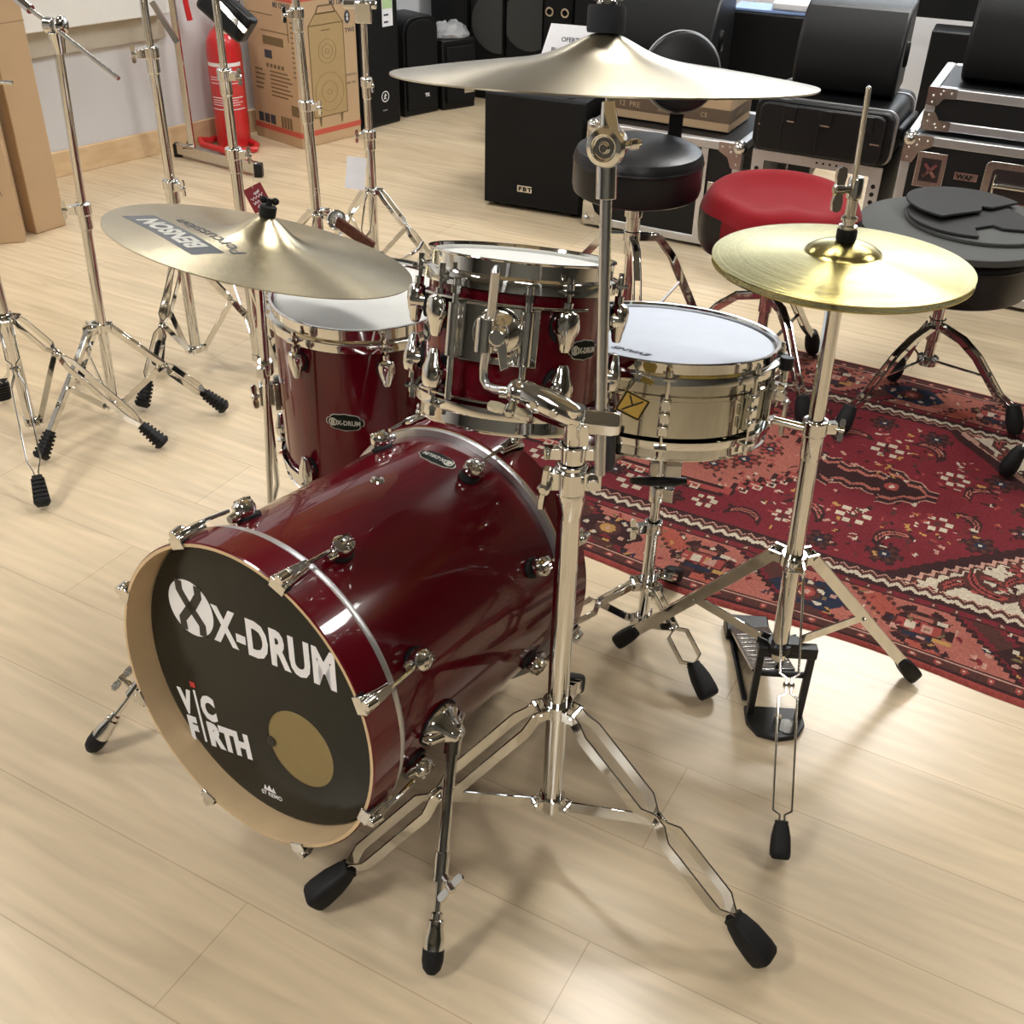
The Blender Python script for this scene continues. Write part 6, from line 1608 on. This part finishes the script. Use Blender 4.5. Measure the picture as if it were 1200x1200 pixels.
    for i in range(-5, 4):
        for top in (0, 1):
            y = mid if not top else V1-mid
            x = -.13+per*i+.05
            ros(x, y, .066, 'dark', 'brown', 'brick', 6, i)
            for (a, b, w_, h_, c_) in ((0, 0, .045, .020, 'brick'), (-.016, .0, .011, .014, 'ivory'), (.016, 0, .011, .014, 'pink'), (0, -.03, .03, .008, 'navy'), (0, .032, .022, .008, 'salmon'), (.04, .03, .010, .008, 'ivory'), (-.045, -.02, .010, .010, 'pink'), (.05, -.026, .018, .008, 'gold')):
                put((np.abs(UU-x-a) < w_) & (np.abs(VV-y-b) < h_*.8), c_)
            x2 = x+per*.5
            put(poly([(x2-.085, y), (x2-.03, y-.045), (x2+.05, y-.05), (x2+.09, y+.0), (x2+.04, y+.05), (x2-.04, y+.045)]), 'navy' if i % 2 else 'dark')
            put(np.hypot(UU-x2, VV-y) < .03, 'brown'); put(np.hypot(UU-x2, VV-y) < .018, 'brick' if i % 2 else 'gold'); put(np.hypot(UU-x2, VV-y) < .007, 'pink')
            for a in range(5): put(np.hypot(UU-x2-.055*math.cos(a*1.3+i), VV-y-.036*math.sin(a*1.3+i)) < .007, 'pink' if a % 2 else 'ivory')
            for a in range(60): frag(x+rng.uniform(-.23, .23), y+rng.uniform(-.07, .07), rng.uniform(.004, .010), rng.choice(['dark', 'pink', 'ivory', 'red', 'gold', 'navy', 'brown', 'olive']))
    put((s <= .050) & (s > .018), 'brown'); put((s <= .050) & (s > .046), 'dark'); put(np.abs(s-.043) < .0016, 'pink')
    d1 = np.abs(((UU/.05) % 1)-.5)*.05; put((np.hypot(d1, s-.031) < .008), 'brick'); put((np.hypot(d1, s-.031) < .0035), 'ivory')
    put(s <= .020, 'dark'); put(s <= .014, 'brick')
    # short end borders
    e = np.minimum(UU-U0, U1-UU); put(e < .05, 'brown'); put(e < .02, 'brick')
    # abrash: knots vary slightly
    img *= (1+rng.normal(0, .09, (nu, nv, 1))); img *= (1+.10*np.sin(VV*31+np.sin(UU*7))[..., None]*.5); img = np.clip(img*.86, 0, 1)
    # mesh
    un = np.array([.883, -.469]); vn = np.array([.469, .883]); o0 = 1.79*vn
    gu = U0+np.arange(nu+1)*ST; gv = V0+np.arange(nv+1)*ST
    GU, GV = np.meshgrid(gu, gv, indexing='ij')
    ed = np.minimum(np.minimum(GV, V1-GV), np.minimum(GU-U0, U1-GU))
    wav = .012*np.sin(GU*9.)*np.exp(-GV/.10)+.006*np.sin(GU*5+1)*np.exp(-(V1-GV)/.10)
    X = GU*un[0]+(GV-wav)*vn[0]+o0[0]; Y = GU*un[1]+(GV-wav)*vn[1]+o0[1]
    Z = .0065*np.clip(ed/.008, .12, 1)+.0012*np.sin(GU*13+GV*5)*np.clip(ed/.03, 0, 1)
    V_ = np.stack([X, Y, Z], -1).reshape(-1, 3)
    i, j = np.meshgrid(np.arange(nu), np.arange(nv), indexing='ij'); a = (i*(nv+1)+j).ravel()
    F = np.stack([a, a+nv+1, a+nv+2, a+1], -1)
    org = np.array([.55, 2.35, 0.]); V_ = V_-org
    me = bpy.data.meshes.new('persian_rug'); me.vertices.add(len(V_)); me.vertices.foreach_set('co', V_.astype(np.float32).ravel())
    me.loops.add(F.size); me.loops.foreach_set('vertex_index', F.astype(np.int32).ravel())
    me.polygons.add(len(F)); me.polygons.foreach_set('loop_start', (np.arange(len(F))*4).astype(np.int32)); me.polygons.foreach_set('loop_total', np.full(len(F), 4, np.int32))
    me.update(calc_edges=True); me.shade_smooth()
    at = me.attributes.new('knots', 'FLOAT_COLOR', 'FACE')
    at.data.foreach_set('color', np.concatenate([img.reshape(-1, 3), np.ones((nu*nv, 1))], 1).astype(np.float32).ravel())
    m, nt, b = node_mat('woven wool'); N = nt.nodes; L = nt.links
    av = N.new('ShaderNodeAttribute'); av.attribute_name = 'knots'; L.new(av.outputs['Color'], b.inputs['Base Color'])
    b.inputs['Roughness'].default_value = .9; b.inputs['Specular IOR Level'].default_value = .2
    n2 = N.new('ShaderNodeTexNoise'); n2.inputs['Scale'].default_value = 420; tc = N.new('ShaderNodeTexCoord'); L.new(tc.outputs['Object'], n2.inputs['Vector'])
    bp = N.new('ShaderNodeBump'); bp.inputs['Strength'].default_value = .5; bp.inputs['Distance'].default_value = .003; L.new(n2.outputs['Fac'], bp.inputs['Height']); L.new(bp.outputs['Normal'], b.inputs['Normal'])
    me.materials.append(m)
    o = bpy.data.objects.new('persian_rug', me); COL.objects.link(o); o.location = org.tolist()
    tag(o, 'worn red and ivory Persian rug with diamond medallion on the shop floor', 'rug')
make_rug()

# ------------------------------------------------------------------ camera and light settings
cam = bpy.data.cameras.new('camera'); co = bpy.data.objects.new('camera', cam); COL.objects.link(co)
cam.sensor_width = 36.; cam.sensor_fit = 'HORIZONTAL'; cam.lens = 36.*1290/1200; cam.clip_start = .05
co.matrix_world = MX(((0.9996611, -0.0260328, 0.0000000), (0.0145149, 0.5573704, -0.8301371), (0.0216108, 0.8298557, 0.5575593))).to_4x4()
co.location = (0, 0, 1.42)
SC.camera = co
w = bpy.data.worlds.new('world'); SC.world = w; w.use_nodes = True
w.node_tree.nodes['Background'].inputs['Color'].default_value = (.8, .85, .9, 1); w.node_tree.nodes['Background'].inputs['Strength'].default_value = .3
vs_ = SC.view_settings; vs_.view_transform = 'Standard'; vs_.look = 'None'; vs_.gamma = 1.; vs_.exposure = -0.02; vs_.use_curve_mapping = False
SC.display_settings.display_device = 'sRGB'
SC.cycles.max_bounces = 10; SC.cycles.glossy_bounces = 6; SC.cycles.diffuse_bounces = 5; SC.cycles.use_denoising = True
SC.cycles.sample_clamp_indirect = 8.; SC.cycles.caustics_reflective = False; SC.cycles.caustics_refractive = False
